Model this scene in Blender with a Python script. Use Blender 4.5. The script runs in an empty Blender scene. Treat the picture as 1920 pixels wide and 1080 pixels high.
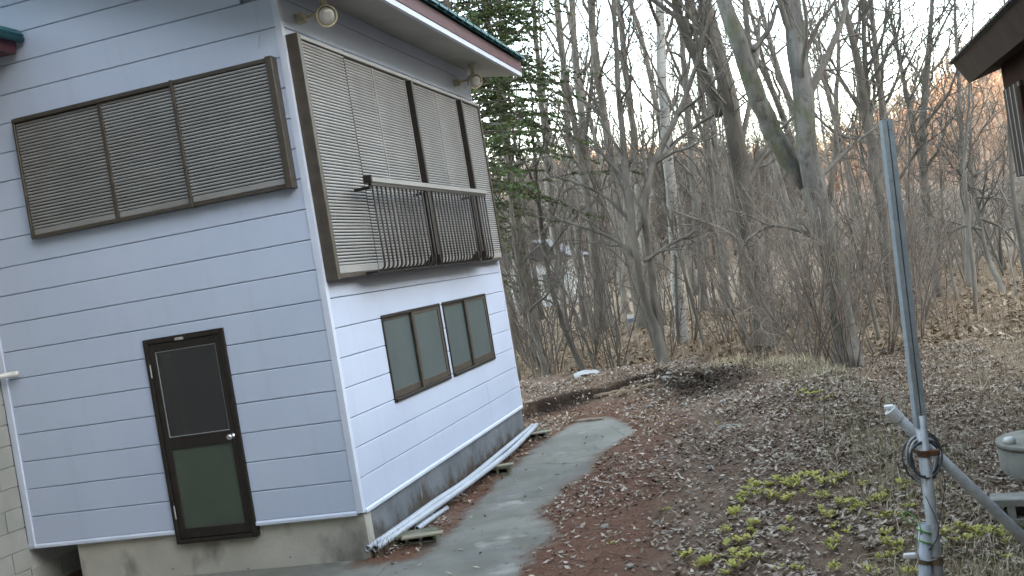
import bpy, math, random
import numpy as np
from mathutils import Matrix, Vector
R = math.radians
rng = np.random.default_rng(7)
random.seed(7)
scene = bpy.context.scene
COL = scene.collection

# ------------------------------------------------------------------ camera, sky, sun, exposure
FPX = 1909.676
YAW, PITCH, ROLL = R(-15.638), R(-0.8255), R(-9.4044)
CAM = np.array([3.83564, -7.89112, 1.78117])
def _axes():
    f = np.array([math.sin(YAW)*math.cos(PITCH), math.cos(YAW)*math.cos(PITCH), math.sin(PITCH)])
    r = np.array([math.cos(YAW), -math.sin(YAW), 0.0]); u = np.cross(r, f)
    c, s = math.cos(ROLL), math.sin(ROLL)
    return c*r + s*u, -s*r + c*u, f
CR, CU, CF = _axes()
cd = bpy.data.cameras.new('camera'); cam = bpy.data.objects.new('camera', cd); COL.objects.link(cam)
cd.sensor_width = 36.0; cd.lens = FPX*36/1920; cd.clip_start = 0.05; cd.clip_end = 3000
cam.matrix_world = Matrix(((CR[0], CU[0], -CF[0], CAM[0]), (CR[1], CU[1], -CF[1], CAM[1]), (CR[2], CU[2], -CF[2], CAM[2]), (0, 0, 0, 1)))
scene.camera = cam

SUN_EL = R(6.0); SUN_AZ = R(108.0)            # low sun, hidden from the yard by the mountain added beside it
w = bpy.data.worlds.new('World'); scene.world = w; w.use_nodes = True
wn = w.node_tree.nodes; wl = w.node_tree.links; wn.clear()
sky = wn.new('ShaderNodeTexSky'); sky.sky_type = 'NISHITA'; sky.sun_disc = False
sky.sun_elevation = SUN_EL; sky.sun_rotation = SUN_AZ; sky.air_density = 1.0; sky.dust_density = 1.5; sky.ozone_density = 1.0
hs = wn.new('ShaderNodeHueSaturation'); hs.inputs['Saturation'].default_value = 0.6
bg = wn.new('ShaderNodeBackground'); bg.inputs['Strength'].default_value = 0.15
wo = wn.new('ShaderNodeOutputWorld')
wl.new(sky.outputs[0], hs.inputs['Color']); wl.new(hs.outputs[0], bg.inputs[0]); wl.new(bg.outputs[0], wo.inputs[0])
sd = bpy.data.lights.new('sun', 'SUN'); sd.energy = 4.0; sd.angle = R(0.5); sd.color = (1.0, 0.75, 0.56)
so = bpy.data.objects.new('sun', sd); COL.objects.link(so)
sdir = Vector((math.sin(SUN_AZ)*math.cos(SUN_EL), math.cos(SUN_AZ)*math.cos(SUN_EL), math.sin(SUN_EL)))
so.rotation_euler = sdir.to_track_quat('Z', 'Y').to_euler(); so.location = (0, 0, 60)
vs = scene.view_settings
vs.view_transform = 'Standard'; vs.look = 'None'; vs.gamma = 1.0; vs.use_curve_mapping = False
vs.exposure = 4.05

# ------------------------------------------------------------------ pixel helpers (photograph is 1920 x 1080)
def ray(u, v): return CF + CR*(u-960)/FPX - CU*(v-540)/FPX
def onz(u, v, z): d = ray(u, v); return CAM + d*((z-CAM[2])/d[2])
def onB(u, v, x=0.0): d = ray(u, v); return CAM + d*((x-CAM[0])/d[0])
def onA(u, v, y=0.0): d = ray(u, v); return CAM + d*((y-CAM[1])/d[1])
def at(u, v, depth): return CAM + ray(u, v)*depth

# ------------------------------------------------------------------ object helpers
def tag(o, label=None, cat=None, group=None, kind=None):
    if label: o['label'] = label
    if cat: o['category'] = cat
    if group: o['group'] = group
    if kind: o['kind'] = kind
    return o
def empty(name, loc=(0, 0, 0), parent=None):
    o = bpy.data.objects.new(name, None); COL.objects.link(o); o.location = loc; o.parent = parent
    o.empty_display_size = 0.1
    return o
def link_mesh(name, me, parent=None, loc=(0, 0, 0)):
    o = bpy.data.objects.new(name, me); COL.objects.link(o); o.parent = parent; o.location = loc
    return o
class MB:
    """collects verts and faces; build() links ONE mesh object"""
    def __init__(s): s.v = []; s.f = []; s.n = 0
    def add(s, V, F):
        V = np.asarray(V, float); s.v.append(V); s.f += [tuple(int(i)+s.n for i in f) for f in F]; s.n += len(V)
    def box(s, a, b, bev=0.0):
        (x0, y0, z0), (x1, y1, z1) = np.minimum(a, b), np.maximum(a, b)
        if bev <= 0:
            V = [(x0,y0,z0),(x1,y0,z0),(x1,y1,z0),(x0,y1,z0),(x0,y0,z1),(x1,y0,z1),(x1,y1,z1),(x0,y1,z1)]
            s.add(V, [(0,3,2,1),(4,5,6,7),(0,1,5,4),(1,2,6,5),(2,3,7,6),(3,0,4,7)])
        else:
            e = min(bev, (x1-x0)*.45, (y1-y0)*.45, (z1-z0)*.45)
            V = []
            for z, k in ((z0, e), (z0+e, 0), (z1-e, 0), (z1, e)):
                V += [(x0+k+e*(k==0), y0+k, z), (x1-k-e*(k==0), y0+k, z), (x1-k, y0+k+e*(k==0), z), (x1-k, y1-k-e*(k==0), z),
                      (x1-k-e*(k==0), y1-k, z), (x0+k+e*(k==0), y1-k, z), (x0+k, y1-k-e*(k==0), z), (x0+k, y0+k+e*(k==0), z)]
            F = [tuple(range(7, -1, -1)), tuple(range(24, 32))]
            for q in range(3):
                for i in range(8):
                    j = (i+1) % 8; F.append((q*8+i, q*8+j, q*8+8+j, q*8+8+i))
            s.add(V, F)
        return s
    def prism(s, poly, axis, a, b):
        """poly: 2-D points in the two other axes, extruded along axis from a to b"""
        n = len(poly); V = []
        for t in (a, b):
            for p in poly:
                q = list(p); q.insert(axis, t); V.append(q)
        F = [tuple(range(n-1, -1, -1)), tuple(range(n, 2*n))] + [(i, (i+1) % n, n+(i+1) % n, n+i) for i in range(n)]
        s.add(V, F); return s
    def tube(s, P, r, k=8, caps=True):
        P = np.asarray(P, float); n = len(P); r = np.broadcast_to(np.asarray(r, float), (n,))
        T = np.empty_like(P); T[1:-1] = P[2:]-P[:-2]; T[0] = P[1]-P[0]; T[-1] = P[-1]-P[-2]
        T /= np.linalg.norm(T, axis=1)[:, None]+1e-12
        ref = np.array([1., 0, 0]) if abs(T[:, 0]).mean() < .7 else np.array([0, 1., 0])
        A = np.cross(T, ref); A /= np.linalg.norm(A, axis=1)[:, None]+1e-12; B = np.cross(T, A)
        th = np.arange(k)*2*math.pi/k
        V = P[:, None] + r[:, None, None]*(np.cos(th)[None, :, None]*A[:, None]+np.sin(th)[None, :, None]*B[:, None])
        base = s.n; s.v.append(V.reshape(-1, 3)); s.n += n*k
        idx = base+np.arange(n*k).reshape(n, k); a = idx[:-1]; b = np.roll(a, -1, 1); d = idx[1:]; c = np.roll(d, -1, 1)
        s.f += [tuple(q) for q in np.stack([a, b, c, d], -1).reshape(-1, 4).tolist()]
        if caps: s.f += [tuple(idx[0][::-1].tolist()), tuple(idx[-1].tolist())]
        return s
    def pipe(s, P, r, wall, k=14):
        """a hollow pipe"""
        P = np.asarray(P, float); b0 = s.n; s.tube(P, r, k, False); b1 = s.n; s.tube(P, r-wall, k, False)
        n = len(P)
        s.f[-(n-1)*k:] = [f[::-1] for f in s.f[-(n-1)*k:]]
        for base in (0, (n-1)*k):
            for i in range(k):
                j = (i+1) % k
                q = (b0+base+i, b1+base+i, b1+base+j, b0+base+j)
                s.f.append(q if base == 0 else q[::-1])
        return s
    def lathe(s, prof, c=(0, 0, 0), k=16):
        V = []; c = np.asarray(c, float)
        for r, z in prof:
            for i in range(k):
                t = 2*math.pi*i/k; V.append(c+(r*math.cos(t), r*math.sin(t), z))
        n = len(prof); F = []
        for q in range(n-1):
            for i in range(k):
                j = (i+1) % k; F.append((q*k+i, q*k+j, q*k+k+j, q*k+k+i))
        F += [tuple(range(k-1, -1, -1)), tuple((n-1)*k+i for i in range(k))]
        s.add(V, F); return s
    def xform(s, M):
        V = np.concatenate(s.v); M = np.array(M); s.v = [V@M[:3, :3].T+M[:3, 3]]; return s
    def mesh(s, name, m, smooth=False):
        me = bpy.data.meshes.new(name); V = np.concatenate(s.v) if s.v else np.zeros((0, 3))
        me.from_pydata(V.tolist(), [], s.f)
        if m: me.materials.append(m)
        if smooth: me.polygons.foreach_set('use_smooth', [True]*len(me.polygons))
        return me
    def build(s, name, m, parent=None, smooth=False, loc=(0, 0, 0)):
        return link_mesh(name, s.mesh(name, m, smooth), parent, loc)
def box(name, a, b, m, parent=None, bev=0.0): return MB().box(a, b, bev).build(name, m, parent)
def np_mesh(name, V, F, m, attr=None, smooth=False):
    """big mesh from numpy arrays, all faces with the same number of corners"""
    me = bpy.data.meshes.new(name); n, k = F.shape
    me.vertices.add(len(V)); me.vertices.foreach_set('co', V.astype(np.float32).ravel())
    me.loops.add(n*k); me.loops.foreach_set('vertex_index', F.astype(np.int32).ravel())
    me.polygons.add(n); me.polygons.foreach_set('loop_start', np.arange(0, n*k, k, dtype=np.int32))
    me.update(calc_edges=True)
    if smooth: me.polygons.foreach_set('use_smooth', np.ones(n, bool))
    if attr is not None:
        for an, a in attr.items():
            ca = me.color_attributes.new(an, 'FLOAT_COLOR', 'POINT')
            ca.data.foreach_set('color', np.concatenate([a, np.ones((len(a), 1))], 1).astype(np.float32).ravel())
    me.materials.append(m)
    return me

# ------------------------------------------------------------------ materials
MATS = {}
class NT:
    def __init__(s, m):
        m.use_nodes = True; s.t = m.node_tree; s.n = s.t.nodes; s.n.clear(); s.l = s.t.links
        s.out = s.n.new('ShaderNodeOutputMaterial'); s.b = s.n.new('ShaderNodeBsdfPrincipled'); s.l.new(s.b.outputs[0], s.out.inputs[0])
        g = s.n.new('ShaderNodeNewGeometry'); s.pos = g.outputs['Position']; s.geo = g
    def noise(s, scale, detail=4, stretch=None, rough=.55, vec=None):
        v = vec or s.pos
        if stretch:
            mp = s.n.new('ShaderNodeMapping'); mp.inputs['Scale'].default_value = stretch; s.l.new(v, mp.inputs[0]); v = mp.outputs[0]
        t = s.n.new('ShaderNodeTexNoise'); t.inputs['Scale'].default_value = scale; t.inputs['Detail'].default_value = detail
        t.inputs['Roughness'].default_value = rough; s.l.new(v, t.inputs['Vector']); return t.outputs['Fac']
    def ramp(s, fac, lo, hi):
        r = s.n.new('ShaderNodeMapRange'); r.inputs[1].default_value = lo; r.inputs[2].default_value = hi; s.l.new(fac, r.inputs[0]); r.clamp = True
        return r.outputs[0]
    def mix(s, fac, a, b, mode='MIX'):
        m = s.n.new('ShaderNodeMix'); m.data_type = 'RGBA'; m.blend_type = mode
        for i, x in ((0, fac), (6, a), (7, b)):
            if isinstance(x, (int, float)): m.inputs[i].default_value = x
            elif isinstance(x, tuple): m.inputs[i].default_value = (*x, 1)
            else: s.l.new(x, m.inputs[i])
        return m.outputs[2]
    def math(s, op, a, b=0.0):
        m = s.n.new('ShaderNodeMath'); m.operation = op
        for i, x in ((0, a), (1, b)):
            if isinstance(x, (int, float)): m.inputs[i].default_value = x
            else: s.l.new(x, m.inputs[i])
        return m.outputs[0]
    def bump(s, h, strength=.3, dist=.01):
        b = s.n.new('ShaderNodeBump'); b.inputs['Strength'].default_value = strength; b.inputs['Distance'].default_value = dist
        s.l.new(h, b.inputs['Height']); s.l.new(b.outputs[0], s.b.inputs['Normal'])
    def set(s, **k):
        for a, x in k.items():
            i = s.b.inputs[a.replace('_', ' ')]
            if isinstance(x, (int, float)): i.default_value = x
            elif isinstance(x, tuple): i.default_value = (*x, 1) if len(x) == 3 and i.type == 'RGBA' else x
            else: s.l.new(x, i)
def mat(name, c1, c2=None, scale=8, rough=.6, bump=0, bscale=None, metal=0, spec=None, stretch=None, lo=.35, hi=.65, rnd=0, bdist=.005):
    m = bpy.data.materials.new(name); t = NT(m); MATS[name] = m
    c = c1
    if c2: c = t.mix(t.ramp(t.noise(scale, 5, stretch), lo, hi), c1, c2)
    if rnd:
        oi = t.n.new('ShaderNodeObjectInfo')
        f = t.math('ADD', t.math('MULTIPLY', oi.outputs['Random'], rnd), 1-rnd/2)
        cc = t.n.new('ShaderNodeCombineColor')
        for i in range(3): t.l.new(f, cc.inputs[i])
        c = t.mix(1.0, c, cc.outputs[0], 'MULTIPLY')
    t.set(Base_Color=c, Roughness=rough, Metallic=metal)
    if spec is not None: t.set(Specular_IOR_Level=spec)
    if bump: t.bump(t.noise(bscale or scale*4, 4, stretch), bump, bdist)
    return m
def siding_mat(name, c1, c2, dirt):
    """painted board: fine embossed grain along the board, weather streaks down the wall"""
    m = bpy.data.materials.new(name); t = NT(m); MATS[name] = m
    c = t.mix(t.ramp(t.noise(1.3, 4), .3, .7), c1, c2)
    st = t.noise(5, 4, (1.6, 1.6, .18)); c = t.mix(t.math('MULTIPLY', t.ramp(st, .55, .85), .2), c, dirt)
    sp = t.noise(60, 2); c = t.mix(t.math('MULTIPLY', t.ramp(sp, .70, .78), .3), c, dirt)
    t.set(Base_Color=c, Roughness=.55)
    t.bump(t.noise(22, 4, (1, 1, 7)), .18, .004); return m
siding = siding_mat('siding', (.47, .53, .655), (.435, .495, .62), (.33, .345, .37))
mat('trim_white', (.58, .63, .73), (.52, .56, .66), 4, .45, .05)
mat('joint_dark', (.19, .21, .235), rough=.9)
mat('bronze', (.085, .070, .055), (.060, .050, .040), 12, .42, .05, metal=.25)
mat('bronze_dark', (.024, .019, .015), (.016, .013, .010), 12, .42, .05, metal=.2)
mat('bar_brown', (.045, .036, .030), (.03, .024, .02), 12, .5, .05, metal=.2)
mat('slat', (.25, .245, .235), (.21, .205, .195), 3, .5, .05, rnd=.12)
mat('slat_pale', (.30, .295, .28), (.255, .25, .235), 3, .5, .05, rnd=.10)
mat('shutter_back', (.012, .011, .010), rough=.8)  # near-black backing paints the shade into the gaps between slats
mat('soffit', (.42, .42, .40), (.36, .36, .34), 3, .7, .05)
mat('fascia', (.105, .030, .040), (.075, .022, .030), 6, .55, .08)
mat('roof_teal', (.012, .085, .105), (.02, .12, .135), 5, .4, .05, metal=.2)
mat('concrete_found', (.34, .32, .275), (.24, .225, .19), 2.4, .9, .3, 40)
mat('frosted', (.068, .092, .094), (.082, .107, .108), 3, .33, .15, 220)
mat('frosted_green', (.055, .070, .054), (.066, .082, .064), 3, .28, .15, 220)
mat('interior', (.035, .025, .018), (.02, .015, .012), 2, .9)
mat('curtain', (.09, .055, .03), rough=.9)
mat('chrome', (.6, .6, .58), rough=.25, metal=.9)
mat('pvc', (.42, .455, .50), (.36, .40, .45), 5, .38, .04)
mat('pvc_white', (.62, .62, .58), (.52, .52, .48), 6, .4)
mat('rust', (.16, .065, .03), (.09, .05, .03), 40, .8, .3)
mat('brass', (.25, .21, .13), (.16, .13, .09), 30, .5, .1, metal=.5)
mat('cable', (.09, .10, .11), rough=.5)
mat('cable_pale', (.45, .46, .47), rough=.5)
mat('rope_green', (.22, .52, .12), rough=.6)
mat('plastic_white', (.75, .76, .76), (.62, .63, .63), 8, .4, .2)
mat('sack', (.42, .43, .43), (.30, .31, .31), 8, .5, .3)
mat('lamp_cream', (.50, .46, .34), (.36, .33, .23), 20, .45)
mat('lamp_glass', (.42, .43, .42), (.34, .35, .34), 12, .15)
mat('block', (.30, .295, .27), (.20, .20, .17), 9, .95, .5, 60)
mat('block_mossy', (.16, .155, .12), (.075, .085, .045), 9, .95, .5, 60)
mat('block_paint', (.33, .335, .31), (.27, .275, .25), 3, .85, .2, 50, rnd=.10)
mat('mortar', (.42, .42, .40), (.34, .34, .32), 6, .9)
mat('tank', (.30, .29, .25), (.21, .205, .17), 5, .92, .4, 50)
mat('stone', (.24, .22, .195), (.12, .11, .095), 7, .95, .5, 25, rnd=.35)
mat('log', (.22, .16, .105), (.11, .08, .055), 9, .95, .6, 30)
mat('plank', (.30, .28, .20), (.20, .18, .13), 12, .85, .3, stretch=(1, 8, 8))
mat('brown_wood', (.040, .022, .015), (.026, .015, .011), 7, .95, .2, spec=.08, stretch=(6, 6, 1))
mat('brown_soffit', (.065, .048, .039), (.05, .037, .030), 4, .95, .1, spec=.1)
mat('roof_dark', (.05, .04, .04), (.035, .03, .03), 6, .6)
mat('house_tan', (.38, .34, .27), (.33, .29, .23), 2, .85)
mat('house_pale', (.50, .51, .50), (.44, .45, .44), 2, .85)
mat('bark', (.185, .168, .142), (.095, .085, .071), 5, .95, .9, 22, stretch=(1, 1, .28), bdist=.02, rnd=.8)
mat('bark_grey', (.22, .205, .18), (.12, .112, .097), 4, .95, .8, 22, stretch=(1, 1, .35), bdist=.02, rnd=.6)
mat('twig', (.135, .112, .092), (.085, .071, .059), 3, .95, rnd=.35)
mat('twig_red', (.215, .175, .142), (.13, .108, .09), 3, .95, rnd=.35)
mat('far_twig', (.27, .235, .195), (.18, .16, .135), .6, .95, rnd=.3)
mat('dead_stem', (.24, .19, .12), (.16, .12, .075), 6, .9)
mat('blue_sign', (.10, .16, .34), rough=.5)

def galvanised(name, c1, c2):
    m = bpy.data.materials.new(name); t = NT(m); MATS[name] = m
    c = t.mix(t.ramp(t.noise(30, 4), .35, .65), c1, c2)
    c = t.mix(t.math('MULTIPLY', t.ramp(t.noise(9, 5, (1, 1, .35), .65), .56, .70), .55), c, (.20, .19, .17))
    c = t.mix(t.math('MULTIPLY', t.ramp(t.noise(38, 5, rough=.7), .66, .72), .7), c, (.17, .085, .04))
    t.set(Base_Color=c, Roughness=t.ramp(t.noise(14, 4), -.2, 1.4), Metallic=.25); t.bump(t.noise(70, 3), .12, .003)
galvanised('galv', (.46, .48, .48), (.36, .38, .39)); galvanised('galv_wet', (.42, .47, .48), (.33, .38, .40))
def bark_mossy():
    m = bpy.data.materials.new('bark_mossy'); t = NT(m); MATS['bark_mossy'] = m
    c = t.mix(t.ramp(t.noise(5, 5, (1, 1, .3)), .35, .65), (.22, .21, .19), (.115, .108, .095))
    c = t.mix(t.math('MULTIPLY', t.ramp(t.noise(1.7, 4), .50, .62), .8), c, (.10, .11, .055))
    c = t.mix(t.math('MULTIPLY', t.ramp(t.noise(9, 6, (1, 1, .5), .7), .52, .64), .7), c, (.06, .055, .05))
    t.set(Base_Color=c, Roughness=.95); t.bump(t.noise(16, 6, (1, 1, .3), .7), 1.0, .05)
def birch():
    m = bpy.data.materials.new('birch'); t = NT(m); MATS['birch'] = m
    c = t.mix(t.ramp(t.noise(3, 3), .3, .7), (.42, .41, .375), (.28, .27, .245))
    c = t.mix(t.ramp(t.noise(7, 4, (1, 1, 3.2)), .56, .66), c, (.06, .055, .05))
    t.set(Base_Color=c, Roughness=.8); t.bump(t.noise(20, 3, (1, 1, 4)), .4, .01)
bark_mossy(); birch()
def foundation_b():
    """poured concrete, damp and soiled along its foot by splash"""
    m = bpy.data.materials.new('found_damp'); t = NT(m); MATS['found_damp'] = m
    c = t.mix(t.ramp(t.noise(3, 5), .35, .65), (.17, .185, .20), (.105, .115, .125))
    sx = t.n.new('ShaderNodeSeparateXYZ'); t.l.new(t.pos, sx.inputs[0])
    h = t.math('ADD', sx.outputs[2], t.math('MULTIPLY', t.noise(3.0, 7, (1, 1.3, .9), .65), .9))
    c = t.mix(t.ramp(h, .26, .08), c, (.065, .052, .040))
    c = t.mix(t.math('MULTIPLY', t.ramp(t.noise(9, 4, (1, 1.5, .4)), .64, .72), .6), c, (.32, .33, .32))
    t.set(Base_Color=c, Roughness=.95); t.bump(t.noise(40, 4), .5, .01)
def foundation_a():
    m = bpy.data.materials.new('found_a'); t = NT(m); MATS['found_a'] = m
    c = t.mix(t.ramp(t.noise(2.2, 5), .35, .65), (.47, .445, .385), (.38, .36, .31))
    c = t.mix(t.math('MULTIPLY', t.ramp(t.noise(1.6, 5, (1, 1, .6)), .55, .68), .75), c, (.10, .095, .085))
    t.set(Base_Color=c, Roughness=.95); t.bump(t.noise(45, 4), .35, .01)
foundation_a(); foundation_b()
def attr_mat(name, rough=.9, noise_scale=9, amt=.5, trans=0):
    m = bpy.data.materials.new(name); t = NT(m); MATS[name] = m
    a = t.n.new('ShaderNodeAttribute'); a.attribute_name = 'tint'
    f = t.ramp(t.noise(noise_scale, 4), .25, .75)
    cc = t.n.new('ShaderNodeCombineColor'); g = t.math('ADD', t.math('MULTIPLY', f, amt), 1-amt/2)
    for i in range(3): t.l.new(g, cc.inputs[i])
    t.set(Base_Color=t.mix(1.0, a.outputs['Color'], cc.outputs[0], 'MULTIPLY'), Roughness=rough, Specular_IOR_Level=.25)
    if trans:
        tr = t.n.new('ShaderNodeBsdfTranslucent'); t.l.new(a.outputs['Color'], tr.inputs[0])
        ms = t.n.new('ShaderNodeMixShader'); ms.inputs[0].default_value = trans
        t.l.new(t.b.outputs[0], ms.inputs[1]); t.l.new(tr.outputs[0], ms.inputs[2]); t.l.new(ms.outputs[0], t.out.inputs[0])
    return m
attr_mat('litter', .85, 30, .4); attr_mat('straw', .8, 10, .3); attr_mat('leaf_green', .6, 12, .4, .3); attr_mat('conifer_leaf', .7, 5, .4, .25)
def ground_mat():
    m = bpy.data.materials.new('ground'); t = NT(m); MATS['ground'] = m
    a = t.n.new('ShaderNodeAttribute'); a.attribute_name = 'tint'
    n1 = t.ramp(t.noise(3.0, 7, rough=.7), .38, .62); n2 = t.ramp(t.noise(34, 5, rough=.7), .32, .68)
    c = t.mix(t.math('MULTIPLY', n1, .7), a.outputs['Color'], t.mix(1.0, a.outputs['Color'], (.45, .43, .42), 'MULTIPLY'))
    c = t.mix(t.math('MULTIPLY', n2, .6), c, t.mix(1.0, a.outputs['Color'], (1.75, 1.7, 1.6), 'MULTIPLY'))
    t.set(Base_Color=c, Roughness=.95, Specular_IOR_Level=.2)
    h = t.math('ADD', t.noise(30, 6, rough=.7), t.noise(90, 3)); t.bump(h, .8, .02)
ground_mat()
def slab_mat():
    m = bpy.data.materials.new('slab'); t = NT(m); MATS['slab'] = m
    c = t.mix(t.ramp(t.noise(1.1, 7, rough=.65), .35, .65), (.205, .198, .165), (.112, .112, .100))
    c = t.mix(t.math('MULTIPLY', t.ramp(t.noise(2.3, 6), .50, .66), .6), c, (.13, .125, .085))
    c = t.mix(t.math('MULTIPLY', t.ramp(t.noise(1.7, 5, (1, 1, 1)), .60, .72), .7), c, (.40, .40, .37))
    c = t.mix(t.math('MULTIPLY', t.ramp(t.noise(70, 2), .66, .74), .5), c, (.09, .08, .07))
    a = t.n.new('ShaderNodeAttribute'); a.attribute_name = 'tint'; sp = t.n.new('ShaderNodeSeparateColor'); t.l.new(a.outputs['Color'], sp.inputs[0])
    c = t.mix(t.math('MULTIPLY', t.ramp(t.math('ADD', sp.outputs[0], t.math('MULTIPLY', t.noise(14, 6, rough=.7), .9)), .55, 1.25), .85), c, (.105, .062, .040))
    cr = t.n.new('ShaderNodeTexVoronoi'); cr.feature = 'DISTANCE_TO_EDGE'; cr.inputs['Scale'].default_value = .55; wv = t.mix(.12, t.pos, t.n.new('ShaderNodeTexNoise').outputs['Color']); t.l.new(wv, cr.inputs['Vector'])
    c = t.mix(t.math('MULTIPLY', t.ramp(cr.outputs['Distance'], .006, .0), .7), c, (.05, .045, .038))
    t.set(Base_Color=c, Roughness=t.ramp(t.noise(1.2, 4), -.6, 1.4)); t.bump(t.noise(60, 5), .25, .006)
slab_mat()
def grass_hill():
    m = bpy.data.materials.new('hill_wood'); t = NT(m); MATS['hill_wood'] = m
    c = t.mix(t.ramp(t.noise(.25, 6), .35, .65), (.17, .125, .09), (.11, .09, .07))
    t.set(Base_Color=c, Roughness=.95)
grass_hill()
M = MATS

# ------------------------------------------------------------------ terrain
def vnoise(x, y, seed=0):
    x = np.asarray(x, float); y = np.asarray(y, float)
    xi = np.floor(x).astype(np.int64); yi = np.floor(y).astype(np.int64); fx = x-xi; fy = y-yi
    fx = fx*fx*(3-2*fx); fy = fy*fy*(3-2*fy)
    def h(a, b):
        n = (a*374761393+b*668265263+seed*974634777) & 0xffffffff
        n = ((n ^ (n >> 13))*1274126177) & 0xffffffff
        return ((n ^ (n >> 16)) & 0xffff)/65535.0
    return (h(xi, yi)*(1-fx)+h(xi+1, yi)*fx)*(1-fy)+(h(xi, yi+1)*(1-fx)+h(xi+1, yi+1)*fx)*fy
def fbm(x, y, s, oct=4, seed=0):
    t = 0; a = .5; tot = 0
    for o in range(oct): t = t+a*vnoise(np.asarray(x)*s, np.asarray(y)*s, seed+o); tot += a; a *= .5; s *= 2.03
    return t/tot
def sstep(a, b, x): t = np.clip((np.asarray(x, float)-a)/(b-a), 0, 1); return t*t*(3-2*t)
def inpoly(x, y, poly):
    ins = np.zeros(np.shape(x), bool); n = len(poly)
    for i in range(n):
        x0, y0 = poly[i]; x1, y1 = poly[(i+1) % n]
        c = ((y0 > y) != (y1 > y)) & (x < (x1-x0)*(y-y0)/((y1-y0) if y1 != y0 else 1e-9)+x0); ins ^= c
    return ins
def pdist(x, y, pl):
    d = np.full(np.shape(x), 1e9)
    for (x0, y0), (x1, y1) in zip(pl[:-1], pl[1:]):
        dx, dy = x1-x0, y1-y0; t = np.clip(((x-x0)*dx+(y-y0)*dy)/(dx*dx+dy*dy), 0, 1)
        d = np.minimum(d, np.hypot(x-x0-t*dx, y-y0-t*dy))
    return d
RIDGE = [(-14, 10.6), (-1.2, 9.9), (.05, 9.5), (1.0, 9.6), (1.93, 9.3), (2.86, 8.2), (3.65, 6.9), (4.14, 5.0), (4.38, 2.66), (4.5, 1.1), (4.55, -.04), (4.6, -4), (4.7, -12)]
YARD = RIDGE+[(-14, -12)]
STEP = [(-14, 6.7), (-.44, 6.93), (.12, 7.15), (.74, 7.75), (1.24, 8.35), (1.75, 8.6)]
BACKP = STEP+[(2.2, 9.6), (-14, 10.6)]
SLAB = [(-3.0, .25), (-1.0, .25), (-.12, .25), (-.05, -.10), (.40, -.05), (.47, .98), (.33, 2.7), (.32, 4.72), (.57, 6.26), (1.07, 6.1), (1.49, 5.27), (1.58, 4.51), (1.38, 3.53), (1.43, 2.72), (1.25, 1.87), (1.25, .99), (1.54, .47), (1.6, .15), (1.47, -.24), (1.62, -.9), (1.5, -2.5), (1.2, -5), (-3, -5)]
def slab_sd(x, y):
    """signed distance to the ragged edge of bare concrete, negative inside"""
    d = pdist(x, y, SLAB+[SLAB[0]]); s = np.where(inpoly(x, y, SLAB), -d, d)
    return s+(fbm(x, y, 5, 4, 3)-.5)*.20+(fbm(x, y, 19, 3, 4)-.5)*.16
PAVED = [(-3.2, -5), (-3.2, 0), (0, 0), (-.02, 6.75), (1.72, 6.25), (1.95, 3.3), (2.05, -.5), (1.9, -5)]
def H(x, y):
    x = np.asarray(x, float); y = np.asarray(y, float)
    d = pdist(x, y, RIDGE); ins = inpoly(x, y, YARD)
    right = 1-sstep(3.5, 8.5, y)
    crest = -.22-.18*(1-sstep(-.5, 4.5, y))+.11*sstep(1.0, 3.8, y)*sstep(9.0, 6.8, y)
    h_in = -.43+(crest+.43)*sstep(3.0, .15, d)
    h_out = crest+((-.60-.13*right)-crest)*sstep(0.0, .95, d)
    h = np.where(ins, np.maximum(h_in, -.43), h_out)
    bk = inpoly(x, y, BACKP); ds = pdist(x, y, STEP)
    h = np.where(bk, -.43+.21*sstep(0, .16, ds)+.05*sstep(.2, 1.5, ds), h)
    rough = fbm(x, y, 1.4, 4, 11)-.5; fine = fbm(x, y, 9, 3, 21)-.5
    pv = sstep(.0, .5, pdist(x, y, PAVED+[PAVED[0]]))*(~inpoly(x, y, PAVED))
    h = h+(rough*.16+fine*.05)*np.maximum(pv, .04)
    trench = np.exp(-((x-2.2+.35*(y-7.2))**2/.35+(y-7.2)**2/1.2)); h = h-.06*trench+fine*.30*trench
    far = sstep(12, 40, y); h = h+far*(fbm(x, y, .09, 3, 5)-.5)*.8
    # wooded hill ahead and the far slope to the right that still has the sun
    hl = 12*sstep(70, 150, y+.35*x)*sstep(45, -60, x+.06*y-12)
    hl = hl+4*sstep(85, 190, y)*(.75+.5*fbm(x, y, .02, 3, 8))
    fr = 28*sstep(190, 330, y)*(.45+1.05*sstep(0, 80, x))*(.8+.4*fbm(x, y, .012, 3, 9))
    h = h+hl+fr
    # mountain behind the yard; one added beside it to block the low sun
    h = h+np.maximum(70*sstep(-45, -170, y), 84*sstep(60, 200, x)*sstep(165, 90, y))
    return h
def hz(x, y): return float(H(np.array([x]), np.array([y]))[0])
def ground_hit(u, v, z=-.35):
    for _ in range(8): p = onz(u, v, z); z = .5*z+.5*hz(p[0], p[1])
    p = onz(u, v, z); return np.array([p[0], p[1], hz(p[0], p[1])])

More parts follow.
